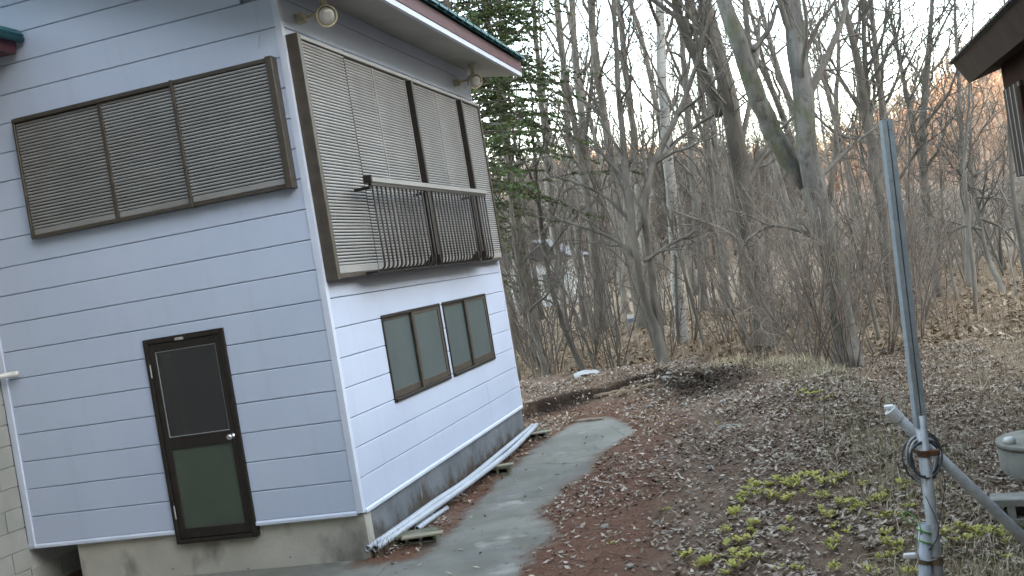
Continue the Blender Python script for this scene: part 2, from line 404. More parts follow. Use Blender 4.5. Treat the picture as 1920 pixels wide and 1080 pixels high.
def graded(a, fine0, fine1, b, step, grow):
    c = list(np.arange(fine0, fine1+1e-6, step)); s = step
    while c[-1] < b: s *= grow; c.append(c[-1]+s)
    s = step
    while c[0] > a: s *= grow; c.insert(0, c[0]-s)
    return np.array(c)
gx = graded(-420, -1.0, 6.2, 520, .042, 1.075); gy = graded(-260, -2.2, 10.4, 620, .045, 1.055)
GX, GY = np.meshgrid(gx, gy); SD = slab_sd(GX, GY); GZ = H(GX, GY)
inside_h = inpoly(GX, GY, [(-6.7, .1), (-.08, .1), (-.08, 5.2), (-6.7, 5.2)])
GZ = np.where((GX > -3.1) & (GX < 2.3) & (GY > -6) & (GY < 7.2), np.where(SD < 0, -.448, GZ+.012*sstep(0, .12, SD)), GZ)
def lerp(a, b, t): return a+(b-a)*t[..., None]
C = np.zeros(GX.shape+(3,))
C[:] = (.158, .112, .083)                                            # leaf-litter soil
nn = fbm(GX, GY, .9, 4, 31)
pd = np.where(inpoly(GX, GY, PAVED), 0, pdist(GX, GY, PAVED+[PAVED[0]]))
C = lerp(C, np.array((.140, .075, .052)), sstep(.50, .0, np.minimum(pd, np.maximum(SD, 0)*.8)+(nn-.5)*1.0)*(GY > -6)*(GY < 7.6)*.95)     # red needle litter by the concrete
C = lerp(C, np.array((.085, .052, .018)), np.exp(-((GX-.2)**2/.25+(GY-6.2)**2/.35))*.8+np.exp(-((GX-1.65)**2/.06+(GY-5.8)**2/.5))*.6)  # ochre moss at its end
dk = np.clip(np.exp(-((GX-2.2+.35*(GY-7.2))**2/.30+(GY-7.2)**2/1.3))*1.6+np.exp(-(pdist(GX, GY, STEP)/.20)**2)*(GX > -3)*1.3, 0, 1)*sstep(.2, .45, fbm(GX, GY, 3, 4, 77)+.15)
C = lerp(C, np.array((.022, .015, .011)), np.clip(dk, 0, .95))      # freshly dug earth
C = lerp(C, np.array((.20, .155, .105)), np.maximum(sstep(9.5, 13, GY), sstep(4.8, 6.2, GX))*.8*(fbm(GX, GY, .35, 3, 51)*.8+.5).clip(0, 1))   # dry grass on the wood floor
C = lerp(C, np.array((.16, .13, .08)), sstep(.7, .2, np.abs(pdist(GX, GY, RIDGE)-.15))*(GY < 7)*.6)
C = lerp(C, np.array((.15, .105, .075)), sstep(70, 110, GY)); C = lerp(C, np.array((.30, .20, .135)), sstep(180, 230, GY))  # far hill ground lightened, its sunlight put into the colour
ny, nx = GX.shape
idx = np.arange(nx*ny).reshape(ny, nx)
F = np.stack([idx[:-1, :-1], idx[:-1, 1:], idx[1:, 1:], idx[1:, :-1]], -1).reshape(-1, 4)
V = np.stack([GX, GY, GZ], -1).reshape(-1, 3)
tag(link_mesh('ground', np_mesh('ground', V, F, M['ground'], {'tint': C.reshape(-1, 3)}, True)), kind='structure')

sx = np.arange(-3.2, 2.4, .06); sy = np.arange(-5.0, 7.0, .06); SX, SY = np.meshgrid(sx, sy)
SZ = -.43+(fbm(SX, SY, 1.2, 3, 71)-.5)*.010
idx = np.arange(SX.size).reshape(SX.shape); F = np.stack([idx[:-1, :-1], idx[:-1, 1:], idx[1:, 1:], idx[1:, :-1]], -1).reshape(-1, 4)
keep = (slab_sd(SX, SY) < .12)[:-1, :-1].ravel()
keep &= ~(inpoly(SX, SY, [(-6.7, .1), (-.12, .1), (-.12, 5.2), (-6.7, 5.2)])[:-1, :-1].ravel())
F = F[keep]; used = np.unique(F); rm = np.full(SX.size, -1); rm[used] = np.arange(len(used))
tag(link_mesh('concrete_path', np_mesh('concrete_path', np.stack([SX, SY, SZ], -1).reshape(-1, 3)[used], rm[F], M['slab'], {'tint': np.repeat(sstep(-.14, .03, slab_sd(SX, SY)).reshape(-1, 1)[used], 3, 1)}, True)), kind='structure')
#@@HOUSE
# ------------------------------------------------------------------ house
CH = 0.26                                                            # siding course height
house = tag(empty('house', (-3.4, 2.67, -.43)), 'pale blue-grey boarded two-storey house with bronze shutters and teal roof', 'house')
HO = Vector(house.location)
def hp(o):                                                           # parent keeping world place
    o.parent = house; o.location = Vector(o.location)-HO; return o
DOOR = (-1.835, -1.015, -.13, 1.725)
W1 = (1.06, 2.72, .745, 1.585); W2 = (2.81, 4.46, .745, 1.585)
# dark sheathing behind the boards, with the door opening left out
b = MB()
for a, c in (((-6.7, .02, 0.004), (DOOR[0], .10, 6.2)), ((DOOR[1], .02, 0.004), (-.021, .10, 4.55)), ((DOOR[0], .02, DOOR[3]), (DOOR[1], .10, 5.1))): b.box(a, c)
hp(b.build('sheathing', M['joint_dark']))
hp(box('sheathing', (-.10, .101, 0.004), (-.02, 5.33, 4.56), M['joint_dark']))
hp(box('back_wall', (-6.7, 5.25, -.43), (-.101, 5.33, 4.6), M['house_pale']))
_bc = {}
def board(axis, a, c, za, zb):
    L = round(c-a, 3); h_ = round(zb-za, 3); key = (axis, L, h_)
    if key not in _bc:
        g = .0028; prof = [(.0, g), (-.0055, g+.006), (-.0055, h_-g-.005), (0, h_-g), (.02, h_-g), (.02, g)]
        m = MB()
        if axis == 0: m.prism([(p, z) for p, z in prof], 0, 0, L)
        else: m.prism([(-p, z) for p, z in prof], 1, 0, L)
        _bc[key] = m.mesh('siding_board', M['siding'])
    hp(link_mesh('siding_board', _bc[key], None, (a, 0, za) if axis == 0 else (0, a, za)))
def course(axis, a, c, k, holes):
    """one course of board, cut round the openings it meets"""
    z0, z1 = k*CH, (k+1)*CH; xs = a
    for (p, q, hb, ht) in holes:
        if z0 >= ht-.02 or z1 <= hb+.02: continue
        board(axis, xs, p+.01, z0, z1)
        if hb-z0 > .03: board(axis, p+.0102, q-.0102, z0, hb+.006)
        if z1-ht > .03: board(axis, p+.0102, q-.0102, ht-.006, z1)
        xs = q-.01
    board(axis, xs, c, z0, z1)
for a_, c_ in ((.035, 3.93), (3.934, 5.31)): board(1, a_, c_, 17*CH, 4.572)
for k in range(22):
    z1 = (k+1)*CH; xr = -.035 if z1 < 4.56 else -.035-(z1-4.56)/.4
    if xr < -3.2: break
    course(0, -3.36, xr, k, [DOOR])
for k in range(17):
    course(1, .035, 3.93, k, [W1, (W2[0], 3.93, W2[2], W2[3])] if False else [W1]) if k*CH >= W2[3]-.02 or (k+1)*CH <= W2[2]+.02 else course(1, .035, 5.31, k, [W1, W2])
    if k*CH >= W2[3]-.02 or (k+1)*CH <= W2[2]+.02: course(1, 3.934, 5.31, k, [])
# white corner and foot trims
hp(MB().prism([(-.045, -.012), (.012, -.012), (.012, .045), (.002, .045), (.002, -.002), (-.045, -.002)], 2, -.02, 4.56).build('corner_trim', M['trim_white']))
hp(box('corner_trim', (-3.4245, -.022, -.02), (-3.355, .02, 6.0), M['trim_white'], bev=.004))
hp(box('corner_trim', (-.01, 5.30, -.02), (.012, 5.345, 4.56), M['trim_white'], bev=.003))
hp(MB().prism([(-.022, -.035), (-.022, -.012), (-.006, .002), (.02, .002), (.02, -.035)], 0, -3.355, DOOR[0]-.002).build('foot_trim', M['trim_white']))
hp(MB().prism([(-.022, -.035), (-.022, -.012), (-.006, .002), (.02, .002), (.02, -.035)], 0, DOOR[1]+.002, -.046).build('foot_trim', M['trim_white']))
hp(MB().prism([(.024, -.035), (.024, -.012), (.006, .002), (-.02, .002), (-.02, -.035)], 1, .046, 5.30).build('foot_trim', M['trim_white']))
# foundation: pale cast concrete under the door wall, damp concrete along the side
fa = MB().box((-2.93, .03, -.75), (-.002, .16, -.036))
hp(fa.build('foundation', M['found_a']))
hp(box('foundation', (-.15, .161, -.75), (-.004, 5.29, -.036), M['found_damp']))
fb = MB()
for q in range(26):
    fy = .3+q*.19+random.uniform(-.05, .05)
for (u, v) in ((435, 1014), (372, 1000), (620, 966), (535, 972), (545, 1044), (632, 1036), (466, 1066), (325, 1066)):
    p = onA(u, v, .03); fb.lathe([(.0001, .0), (.009, .001), (.009, .006), (.0001, .008)], (0, 0, 0), 8); fb.v[-1] = fb.v[-1]@np.array([[1, 0, 0], [0, 0, 1], [0, -1, 0]], float)+np.array([p[0], .0295, p[2]])
hp(fb.build('tie_holes', M['joint_dark']))
hp(box('back_of_crawlspace', (-6.7, .9, -.75), (-2.0, .95, -.036), M['interior']))
# ---- door
door = empty('door', (-1.425, .0, -.13)); hp(door); DO = Vector((-1.425, 0, -.13))
def under(o, par, org): o.parent = par; o.location = Vector(o.location)-org; return o
x0, x1, z0, z1 = DOOR
b = MB()
for a, c in (((x0, -.028, z0), (x0+.045, .07, z1)), ((x1-.045, -.028, z0), (x1, .07, z1)), ((x0+.046, -.028, z1-.045), (x1-.046, .07, z1)), ((x0+.046, -.035, z0), (x1-.046, .07, z0+.04))): b.box(a, c, .004)
under(b.build('door_frame', M['bronze_dark']), door, DO)
b = MB(); lx0, lx1, lz0, lz1 = x0+.048, x1-.048, z0+.045, z1-.048; st = .055; mid0, mid1 = .72, .83
for a, c in (((lx0, -.018, lz0), (lx0+st, .018, lz1)), ((lx1-st, -.018, lz0), (lx1, .018, lz1)), ((lx0+st+.001, -.016, lz1-.075), (lx1-st-.001, .016, lz1)),
             ((lx0+st+.001, -.016, mid0), (lx1-st-.001, .016, mid1)), ((lx0+st+.001, -.016, lz0), (lx1-st-.001, .016, lz0+.085))): b.box(a, c, .003)
under(b.build('door_leaf', M['bronze_dark']), door, DO)
def glazing_bead(xa, xb, za, zb, y, t=.007):
    m = MB()
    for a, c in (((xa, y, za), (xa+t, y+.006, zb)), ((xb-t, y, za), (xb, y+.006, zb)), ((xa+t, y, za), (xb-t, y+.006, za+t)), ((xa+t, y, zb-t), (xb-t, y+.006, zb))): m.box(a, c)
    return m
pm = bpy.data.materials.new('door_glass'); t = NT(pm)
t.set(Base_Color=(.30, .29, .30), Roughness=.10, Transmission_Weight=.92, IOR=1.45); t.bump(t.noise(140, 2), .06, .003)
under(box('upper_pane', (lx0+st-.004, -.003, mid1-.004), (lx1-st+.004, .002, lz1-.071), pm), door, DO)
under(box('lower_pane', (lx0+st-.004, -.003, lz0+.08), (lx1-st+.004, .002, mid0+.004), M['frosted_green']), door, DO)
under(glazing_bead(lx0+st, lx1-st, mid1, lz1-.075, -.012, .005).build('glazing_bead', M['galv']), door, DO)
under(glazing_bead(lx0+st, lx1-st, lz0+.085, mid0, -.012, .004).build('glazing_bead', M['bronze']), door, DO)
hb = MB().lathe([(.0001, 0), (.026, 0), (.026, .008), (.012, .012), (.012, .035), (.026, .045), (.029, .060), (.022, .074), (.0001, .077)], (0, 0, 0), 14)
hb.xform(Matrix.Translation((lx1-.03, -.018, .775))@Matrix.Rotation(R(90), 4, 'X'))
under(hb.build('knob', M['chrome'], smooth=True), door, DO)
under(box('closer', (-1.50, -.034, z1-.046), (-1.41, -.0285, z1-.02), M['chrome'], bev=.003), door, DO)
for zz in (1.38, .10):
    under(box('hinge', (x0+.036, -.036, zz), (x0+.050, -.0285, zz+.12), M['galv'], bev=.003), door, DO)
# room behind the door glass
b = MB(); b.box((-2.3, 2.4, -.1), (-.4, 2.45, 2.4)); b.box((-2.35, .11, -.1), (-2.3, 2.45, 2.4)); b.box((-.4, .11, -.1), (-.35, 2.45, 2.4)); b.box((-2.35, .11, -.16), (-.35, 2.45, -.101)); b.box((-2.35, .11, 2.4), (-.35, 2.45, 2.45))
hp(b.build('inner_room', M['interior']))
hp(box('curtain', (-1.78, .13, .1), (-1.66, .16, 1.66), M['curtain'], bev=.01))
# ---- side windows
def window(y0, y1, z0, z1):
    o = Vector((0, (y0+y1)/2, z0)); wdw = empty('window', o); hp(wdw); b = MB()
    for a, c in (((-.04, y0, z0), (.018, y0+.028, z1)), ((-.04, y1-.028, z0), (.018, y1, z1)), ((-.04, y0+.029, z1-.028), (.018, y1-.029, z1)), ((-.04, y0+.029, z0), (.03, y1-.029, z0+.032))): b.box(a, c, .004)
    under(b.build('frame', M['bronze_dark']), wdw, o)
    ym = (y0+y1)/2
    for s, (a, c, xx) in enumerate(((y0+.03, ym+.04, -.032), (ym-.04, y1-.03, -.009))):
        m = MB()
        for p, q in (((xx, a, z0+.034), (xx+.022, a+.060, z1-.03)), ((xx, c-.060, z0+.034), (xx+.022, c, z1-.03)), ((xx+.001, a+.061, z1-.06), (xx+.021, c-.061, z1-.03)), ((xx+.001, a+.061, z0+.034), (xx+.021, c-.061, z0+.105))): m.box(p, q, .003)
        sa = under(m.build('sash', M['bronze']), wdw, o)
        under(box('pane', (xx+.008, a+.055, z0+.10), (xx+.013, c-.055, z1-.055), M['frosted']), wdw, o)
window(*W1); window(*W2)
# ---- shutters
_sl = {}
def slats(axis, a, c, z0, z1, face, par, org, pitch, m, single=True):
    """louvre slats of one panel, each its own object"""
    h = pitch*.67; prof = [(0, 0), (.008, -.001), (.012, h*.45), (.008, h), (-.004, h)]
    n = int((z1-z0)/pitch); pitch = (z1-z0)/n
    if single:
        key = (axis, round(c-a, 3), m.name)
        if key not in _sl:
            mb = MB(); mb.prism([((-p if axis == 0 else p), z) for p, z in prof], axis, 0, c-a); _sl[key] = mb.mesh('slat', m)
        for i in range(n):
            o = link_mesh('slat', _sl[key], None, (a, face, z0+i*pitch) if axis == 0 else (face, a, z0+i*pitch)); under(o, par, org)
    else:
        mb = MB()
        for i in range(n): mb.prism([((-p if axis == 0 else p+face), z+z0+i*pitch) for p, z in prof], axis, a, c)
        tag(under(mb.build('slat', m), par, org), kind='stuff')
# window on the door wall: three panels, the one next to the corner in front
SA = (-2.77, -.085, 2.80, 3.905); so_ = Vector((-1.43, 0, 2.80)); sh = empty('window_shutter', so_); hp(sh)
x0, x1, z0, z1 = SA
under(box('shutter_back', (x0+.01, -.02, z0+.01), (x1-.01, -.006, z1-.01), M['shutter_back']), sh, so_)
b = MB()
for a, c in (((x0, -.075, z0), (x0+.026, -.007, z1)), ((x1-.062, -.105, z0-.01), (x1, -.007, z1+.006)), ((x0+.027, -.085, z1-.038), (x1-.063, -.007, z1)), ((x0+.027, -.08, z0), (x1-.063, -.007, z0+.032))): b.box(a, c, .004)
under(b.build('frame', M['bronze']), sh, so_)
d1, d2 = onA(203, 300, -.06)[0], onA(343, 270, -.06)[0]
under(box('mullion', (d1-.020, -.070, z0+.033), (d1+.020, -.021, z1-.039), M['bronze'], bev=.003), sh, so_)
under(box('mullion', (d2-.016, -.098, z0-.004), (d2+.016, -.021, z1+.004), M['bronze'], bev=.003), sh, so_)
for (a, c, f) in ((x0+.027, d1-.021, -.045), (d1+.021, d2-.017, -.050), (d2+.017, x1-.063, -.072)):
    under(box('bottom_rail', (a, f-.010, z0+.033), (c, f+.018, z0+.085), M['slat'], bev=.004), sh, so_)
    slats(0, a, c, z0+.092, z1-.036, f, sh, so_, .0285, M['slat'])
# big shutter wall over the side windows
SB = (.06, 5.28, 1.975, 4.075); so_ = Vector((0, 2.67, 1.975)); sh = empty('balcony_shutter', so_); hp(sh)
y0, y1, z0, z1 = SB
under(box('shutter_back', (.006, y0+.01, z0+.01), (.07, y1-.01, z1-.02), M['shutter_back']), sh, so_)
YS = [onB(645, 100, .12)[1], onB(698, 130, .10)[1], onB(763, 152, .11)[1], onB(817, 180, .10)[1], onB(857, 186, .11)[1]]
under(box('frame_side', (.006, y0-.03, z0-.01), (.125, y0+.035, z1+.01), M['bronze'], bev=.004), sh, so_)
under(box('frame_side', (.006, y1-.035, z0), (.11, y1, z1), M['bronze'], bev=.004), sh, so_)
under(box('frame_head', (.006, y0+.036, z1-.03), (.118, y1-.036, z1+.004), M['slat_pale'], bev=.004), sh, so_)
under(box('frame_sill', (.006, y0+.036, z0), (.120, y1-.036, z0+.04), M['bronze'], bev=.004), sh, so_)
pan = [(y0+.036, YS[0]-.016, .100), (YS[0]+.016, YS[1]-.012, .080), (YS[1]+.012, YS[2]-.03, .080), (YS[2]+.03, YS[3]-.012, .080), (YS[3]+.012, YS[4]-.03, .080), (YS[4]+.03, y1-.036, .080)]
for i, (a, c, f) in enumerate(pan):
    under(box('bottom_rail', (f-.012, a, z0+.041), (f+.013, c, z0+.11), M['slat_pale'], bev=.004), sh, so_)
    slats(1, a, c, z0+.116, z1-.035, f, sh, so_, .0285, M['slat_pale'], i in (0, 1, 2))
under(box('panel_edge', (.07, YS[0]-.016, z0+.041), (.112, YS[0]-.001, z1-.031), M['bronze_dark']), sh, so_)
for yy in (YS[0]+.006, YS[1], YS[3]):
    under(box('stile', (.07, yy-.011+.006, z0+.041), (.097, yy+.011, z1-.031), M['slat_pale'], bev=.003), sh, so_)
for yy in (YS[2], YS[4]):
    under(box('post', (.072, yy-.028, z0+.02), (.165, yy+.028, z1-.05), M['bronze_dark'], bev=.004), sh, so_)
    under(box('stile', (.07, yy-.052, z0+.041), (.098, yy-.029, z1-.031), M['slat_pale'], bev=.003), sh, so_)
# ---- balcony railing in front of it
so_ = Vector((.2, 2.43, 1.97)); rl = empty('balcony_railing', so_); hp(rl)
ra, rb_ = .62, 4.25
under(box('top_rail', (.275, ra, 2.795), (.325, rb_, 2.845), M['slat_pale'], bev=.006), rl, so_)
under(box('rail_cap', (.26, ra-.035, 2.785), (.34, ra-.001, 2.855), M['bronze_dark'], bev=.004), rl, so_)
under(box('under_rail', (.285, ra+.01, 2.765), (.315, rb_-.05, 2.794), M['bronze_dark']), rl, so_)
under(box('bottom_rail', (.125, ra, 1.982), (.245, rb_, 2.006), M['bronze_dark'], bev=.004), rl, so_)
for yy in (ra+.02, 2.13, 3.70):
    under(box('bracket', (.14, yy-.015, 2.735), (.30, yy+.015, 2.764), M['bronze_dark'], bev=.003), rl, so_)
for yy in (2.09, 3.66):
    under(MB().prism([(.235, 2.05), (.275, 2.10), (.315, 2.10), (.315, 2.76), (.255, 2.76), (.255, 2.12), (.16, 1.99), (.2, 1.99)][1:6]+[(.16, 2.03), (.16, 1.99), (.25, 1.99)], 1, yy, yy+.075).build('railing_post', M['bronze_dark']), rl, so_)
bm_ = MB().tube([(.300, 0, 2.770), (.300, 0, 2.10), (.298, 0, 2.055), (.290, 0, 2.025), (.268, 0, 2.006), (.240, 0, 2.000)], .010, 6).mesh('bar', M['bar_brown'], True)
n = 34
for i in range(n):
    yy = ra+.06+(rb_-ra-.14)*i/(n-1)
    if abs(yy-2.13) < .05 or abs(yy-3.70) < .05: continue
    under(link_mesh('bar', bm_, None, (0, yy, 0)), rl, so_)
# ---- roof over the side wall: soffit, white drip board, maroon fascia, teal sheets
so_ = Vector((-3.4, 2.67, 4.56)); rf = empty('roof', so_); hp(rf)
E0, E1 = -.62, 5.96
def roofprism(name, poly, m, a=E0, c=E1): return under(MB().prism(poly, 1, a, c).build(name, m), rf, so_)
roofprism('soffit', [(-.10, 4.585), (.585, 4.475), (.585, 4.49), (-.10, 4.60)], M['soffit'])
roofprism('drip_board', [(.560, 4.455), (.600, 4.455), (.603, 4.515), (.560, 4.515)], M['trim_white'], E0-.003, E1+.003)
roofprism('fascia', [(.586, 4.516), (.612, 4.516), (.616, 4.66), (.590, 4.66)], M['fascia'], E0-.006, E1+.006)
roofprism('roof_deck', [(.61, 4.661), (-3.4, 6.27), (-3.4, 6.16), (-.1, 4.84), (-.1, 4.61), (.584, 4.50), (.584, 4.661)], M['roof_teal'], E0+.01, E1-.01)
roofprism('roof_edge', [(.655, 4.664), (.655, 4.686), (-3.4, 6.315), (-3.4, 6.285)], M['roof_teal'], E0-.03, E1+.03)
rr = MB().prism([(.690, 4.676), (.690, 4.704), (.66, 4.735), (.30, 4.862), (.30, 4.83)], 1, 0, .26).mesh('roof_tile', M['roof_teal'])
for i in range(22): under(link_mesh('roof_tile', rr, None, (0, E0+.30*i+.005, 0)), rf, so_)
roofprism('roof_edge', [(-3.41, 6.285), (-3.41, 6.315), (-7.4, 4.686), (-7.4, 4.664)], M['roof_teal'], E0-.03, E1+.03)
# verge soffit over the door wall
under(MB().prism([(-.11, 4.60), (-3.4, 5.92), (-3.4, 5.95), (-.11, 4.63)], 1, E0, -.001).build('verge_soffit', M['soffit']), rf, so_)
under(MB().prism([(.585, 4.48), (.60, 4.66), (-3.4, 6.26), (-3.4, 6.06), (-.1, 4.74)], 1, E0-.03, E0-.008).build('verge_board', M['fascia']), rf, so_)

tag(MB().tube([onA(470, -12, -.02), onA(480, 30, -.03), onA(487, 60, -.025), onA(484, 92, -.012)], .0022, 5).build('loose_thread', M['cable_pale'], None, True), 'pale loose thread hanging against the boards above the window shutter', 'thread')
# ---- outdoor lamps under the eaves
def lamp(u, v, x, label, k):
    c = onB(u, v, x); o = empty('eave_lamp', c); z = 4.50-c[2]
    MB().lathe([(.0001, .0), (.052, .0), (.052, .03), (.03, .05), (.03, z-.03), (.05, z-.028), (.05, z)], (0, 0, 0), 16).build('lamp_stem', M['lamp_cream'], o, True)
    d = Vector((1.0, -1.1, -.45)).normalized(); q = d.to_track_quat('Z', 'Y').to_matrix().to_4x4()
    MB().lathe([(.0001, -.075), (.06, -.07), (.092, -.02), (.098, .02), (.098, .042), (.084, .042), (.084, .012), (.0001, .012)], (0, 0, 0), 22).xform(q).build('lamp_housing', M['lamp_cream'], o, True)
    MB().lathe([(.0001, .013), (.080, .014), (.078, .030), (.06, .048), (.03, .056), (.0001, .058)], (0, 0, 0), 20).xform(q).build('lens', M['lamp_glass'], o, True)
    bk = MB().tube([(-.02, 0, .02), (-.10, -.02, .03), (-.16, -.03, .02)], .014, 8).box((-c[0]+.004, -.08, -.02), (-c[0]+.09, .0, .06), .006)
    bk.build('wall_bracket', M['lamp_cream'], o)
    tag(o, label, 'lamp', 'round lamps under the eaves')
lamp(610, 30, .26, 'round cream lamp under the eave at the corner above the shutters', 0)
lamp(889, 152, .26, 'round cream lamp under the eave at the far end of the side wall', 1)

# ------------------------------------------------------------------ annexe on the left of the door wall
an = tag(empty('annexe', (-5.2, -3, -.43)), 'grey block-walled annexe with teal eave beside the boarded house', 'annexe'); AO = Vector((-5.2, -3, -.43))
def anp(o): return under(o, an, AO)
AX = -3.425
anp(box('core_wall', (-6.5, -7.0, -.6), (AX-.012, -.03, 4.75), M['mortar']))
anp(box('core_wall', (-6.5, -.029, -.6), (AX-.012, .88, -.05), M['mortar']))
bl = {}
for r in range(27):
    zz = -.6+r*.195; off = 0 if r % 2 else -.2
    ym_ = .86 if zz+.187 < -.03 else -.026
    for q in range(-3, 19):
        a = -.035-(q+1)*.40-off; c = a+.39
        c = min(c, ym_)
        if -.06 < c < ym_ and ym_ < 0: c = ym_
        if c-a < .05: continue
        L = round(c-a, 2)
        if L not in bl: bl[L] = MB().box((AX-.011, 0, 0), (AX, L, .187), .003).mesh('concrete_block', M['block_paint'])
        if a > -7.0: anp(link_mesh('concrete_block', bl[L], None, (0, a, zz)))
e0 = onA(30, 66, -.1)
anp(MB().prism([(e0[0], 4.60), (e0[0]+.02, 4.64), (e0[0]-.02, 4.69), (-5.2, 5.55), (-5.2, 5.50), (e0[0]-.04, 4.60)], 1, -7.2, -.03).build('annexe_roof', M['roof_teal']))
anp(MB().tube([(e0[0]-.005, -7.2, 4.60), (e0[0]-.005, -.03, 4.60)], .032, 10).build('gutter', M['roof_teal'], None, True))
anp(MB().prism([(e0[0]-.05, 4.60), (e0[0]-.07, 4.48), (e0[0]-.10, 4.48), (-3.44, 4.52), (-3.44, 4.60)], 1, -7.1, -.05).build('annexe_fascia', M['fascia']))
pp = onA(26, 702, -.10)
anp(MB().tube([(AX+.01, -.6, pp[2]), (AX+.09, -.55, pp[2]), (AX+.12, -.10, pp[2]), (pp[0]-.03, -.06, pp[2]), (pp[0], -.04, pp[2])][1:], .027, 12).build('waste_pipe', M['pvc_white'], None, True))
pm_ = onA(0, 655, -.2)
anp(box('meter_box', (AX+.001, -.30, pm_[2]-.05), (AX+.06, -.22, pm_[2]+.07), M['plastic_white'], bev=.008))
pw = onA(6, 1040, -.6)
anp(MB().tube([(AX+.05, -.62, -.6), (AX+.05, -.62, .45)], .03, 12).build('downpipe', M['pvc_white'], None, True))

# ------------------------------------------------------------------ neighbouring house on the right
NE = 4.2; NX = onA(1888, 190, NE)[0]+.10; ng = -.95
nb = tag(empty('neighbour_house', (8.5, 0, ng)), 'dark brown house with deep eave and grey shutters across the yard', 'house'); NO = Vector((8.5, 0, ng))
def nbp(o): return under(o, nb, NO)
nbp(box('wall', (NX, -9, ng), (NX+5, NE, 3.3), M['brown_wood']))
yE = CAM[1]+12.76
q1 = onA(1787, 120, yE); q2 = onA(1817, 156, yE); ox, Z1, ix, Z2 = q1[0], q1[2], q2[0], q2[2]
nbp(MB().prism([(ox, Z1), (ix, Z2), (NX+.02, Z2+.09), (NX+.02, Z2+.13), (ix+.02, Z2+.03), (ox+.03, Z1)], 1, -10, yE).build('eave_soffit', M['brown_soffit']))
nbp(MB().prism([(ox-.03, Z1+.005), (ox+.02, Z1+.055), (NX+2.5, Z1+.9), (NX+2.5, Z1+.85), (ox+.0, Z1-.002)], 1, -10.05, yE+.05).build('roof', M['roof_dark']))
tl = MB().prism([(ox-.045, Z1+.008), (ox-.045, Z1+.03), (ox+.03, Z1+.09), (ox+.25, Z1+.15), (ox+.25, Z1+.11)], 1, 0, .22).mesh('roof_tile', M['roof_dark'])
for i in range(44): nbp(link_mesh('roof_tile', tl, None, (0, yE+.02-.26*(i+1)+.04, 0)))
nbp(box('beam', (NX-.10, -9, Z2-.28), (NX-.002, NE+.05, Z2+.08), M['brown_wood'], bev=.01))
nbp(box('corner_post', (NX-.035, NE-.15, ng), (NX-.003, NE, Z2-.281), M['brown_wood']))
# shutters on its wall
zt, zb = onA(1876, 168, NE-.2)[2], onA(1905, 332, NE-.2)[2]
so2 = Vector((NX-.12, NE-.8, zb)); ns = empty('window_shutter', so2); under(ns, nb, NO)
under(box('shutter_box', (NX-.13, NE-.85, zb), (NX-.004, NE-.03, zt), M['brown_soffit'], bev=.005), ns, so2)
npost = box('shutter_post', (NX-.17, NE-1.0, ng), (NX-.004, NE-.855, Z2-.282), M['brown_wood'], bev=.005); under(npost, ns, so2)
under(box('shutter_back', (NX-.11, NE-4.4, zb), (NX-.004, NE-1.01, zt), M['shutter_back']), ns, so2)
slats(1, NE-4.38, NE-1.02, zb+.02, zt-.02, NX-.105, ns, so2, .030, M['slat'])
for yy in (NE-.82, NE-.62, NE-.42, NE-.22): under(box('rib', (NX-.139, yy, zb+.01), (NX-.1305, yy+.03, zt-.01), M['slat']), ns, so2)
#@@YARD
# ------------------------------------------------------------------ pipes and blocks along the foot of the side wall
def long_pipe(pts, r, label, group):
    P = np.array(pts); t = np.linspace(0, 1, len(P)); T = np.linspace(0, 1, 26)
    Q = np.stack([np.interp(T, t, P[:, i]) for i in range(3)], 1)
    for _ in range(4): Q[1:-1] = (Q[:-2]+2*Q[1:-1]+Q[2:])/4
    o = MB().pipe(Q, r, .005, 14).build('pvc_pipe', M['pvc'], None, True)
    tag(o, label, 'pipe', group)
zp = -.27
a0 = onz(689, 1029, -.335); a1 = onz(999, 798, -.285); b0 = onz(704, 1029, -.345); b1 = onz(1006, 797, -.285)
am = onz(870, 906, -.26); bmid = onz(884, 903, -.285)
long_pipe([a0, a0*.67+am*.33, a0*.33+am*.67+[0, 0, .015], am, am*.5+a1*.5, a1], .029, 'long grey plastic pipe nearest the wall resting on concrete blocks', 'long plastic pipes by the wall')
long_pipe([b0, b0*.67+bmid*.33, b0*.33+bmid*.67, bmid, bmid*.5+b1*.5+[.04, 0, -.02], b1], .031, 'long grey plastic pipe on the outer side resting on concrete blocks', 'long plastic pipes by the wall')
c0 = onz(782, 992, -.36); c1 = onz(838, 952, -.395)
long_pipe([c0, c0*.5+c1*.5, c1], .024, 'short grey plastic pipe offcut with clean end beside the longer pipes', 'short pipe offcuts')
d0 = onz(775, 985, -.36); d1 = onz(812, 965, -.395)
long_pipe([d0, d0*.5+d1*.5, d1], .022, 'shorter of the two pipe offcuts lying against the long pipes', 'short pipe offcuts')
def cblock(loc, rz, label, m, rx=0, group=None, size=(.39, .10, .19), t=.026):
    L, W, Hh = size; mb = MB()
    mb.box((-L/2, -W/2, 0), (L/2, W/2, t), .004); mb.box((-L/2, -W/2, Hh-t), (L/2, W/2, Hh), .004)
    ribs = np.linspace(-L/2, L/2-t, 4)
    for x in ribs: mb.box((x, -W/2+.003, t), (x+t, W/2-.003, Hh-t))
    mb.box((-L/2+.01, W/2-.06, t), (L/2-.01, W/2-.04, Hh-t))
    o = mb.build('concrete_block', m); o.location = loc; o.rotation_euler = (rx, 0, rz)
    return tag(o, label, 'block', group)
q = onz(785, 1018, -.43); cblock((q[0]-.03, q[1]+.02, -.436), R(10), 'mossy hollow concrete block under the near ends of the pipes', M['block_mossy'], 0, 'blocks under the pipes', (.40, .19, .10))
q = onz(930, 890, -.43); cblock((q[0]-.02, q[1], -.436), R(8), 'mossy hollow concrete block under the middle of the pipes', M['block_mossy'], 0, 'blocks under the pipes', (.38, .19, .10))
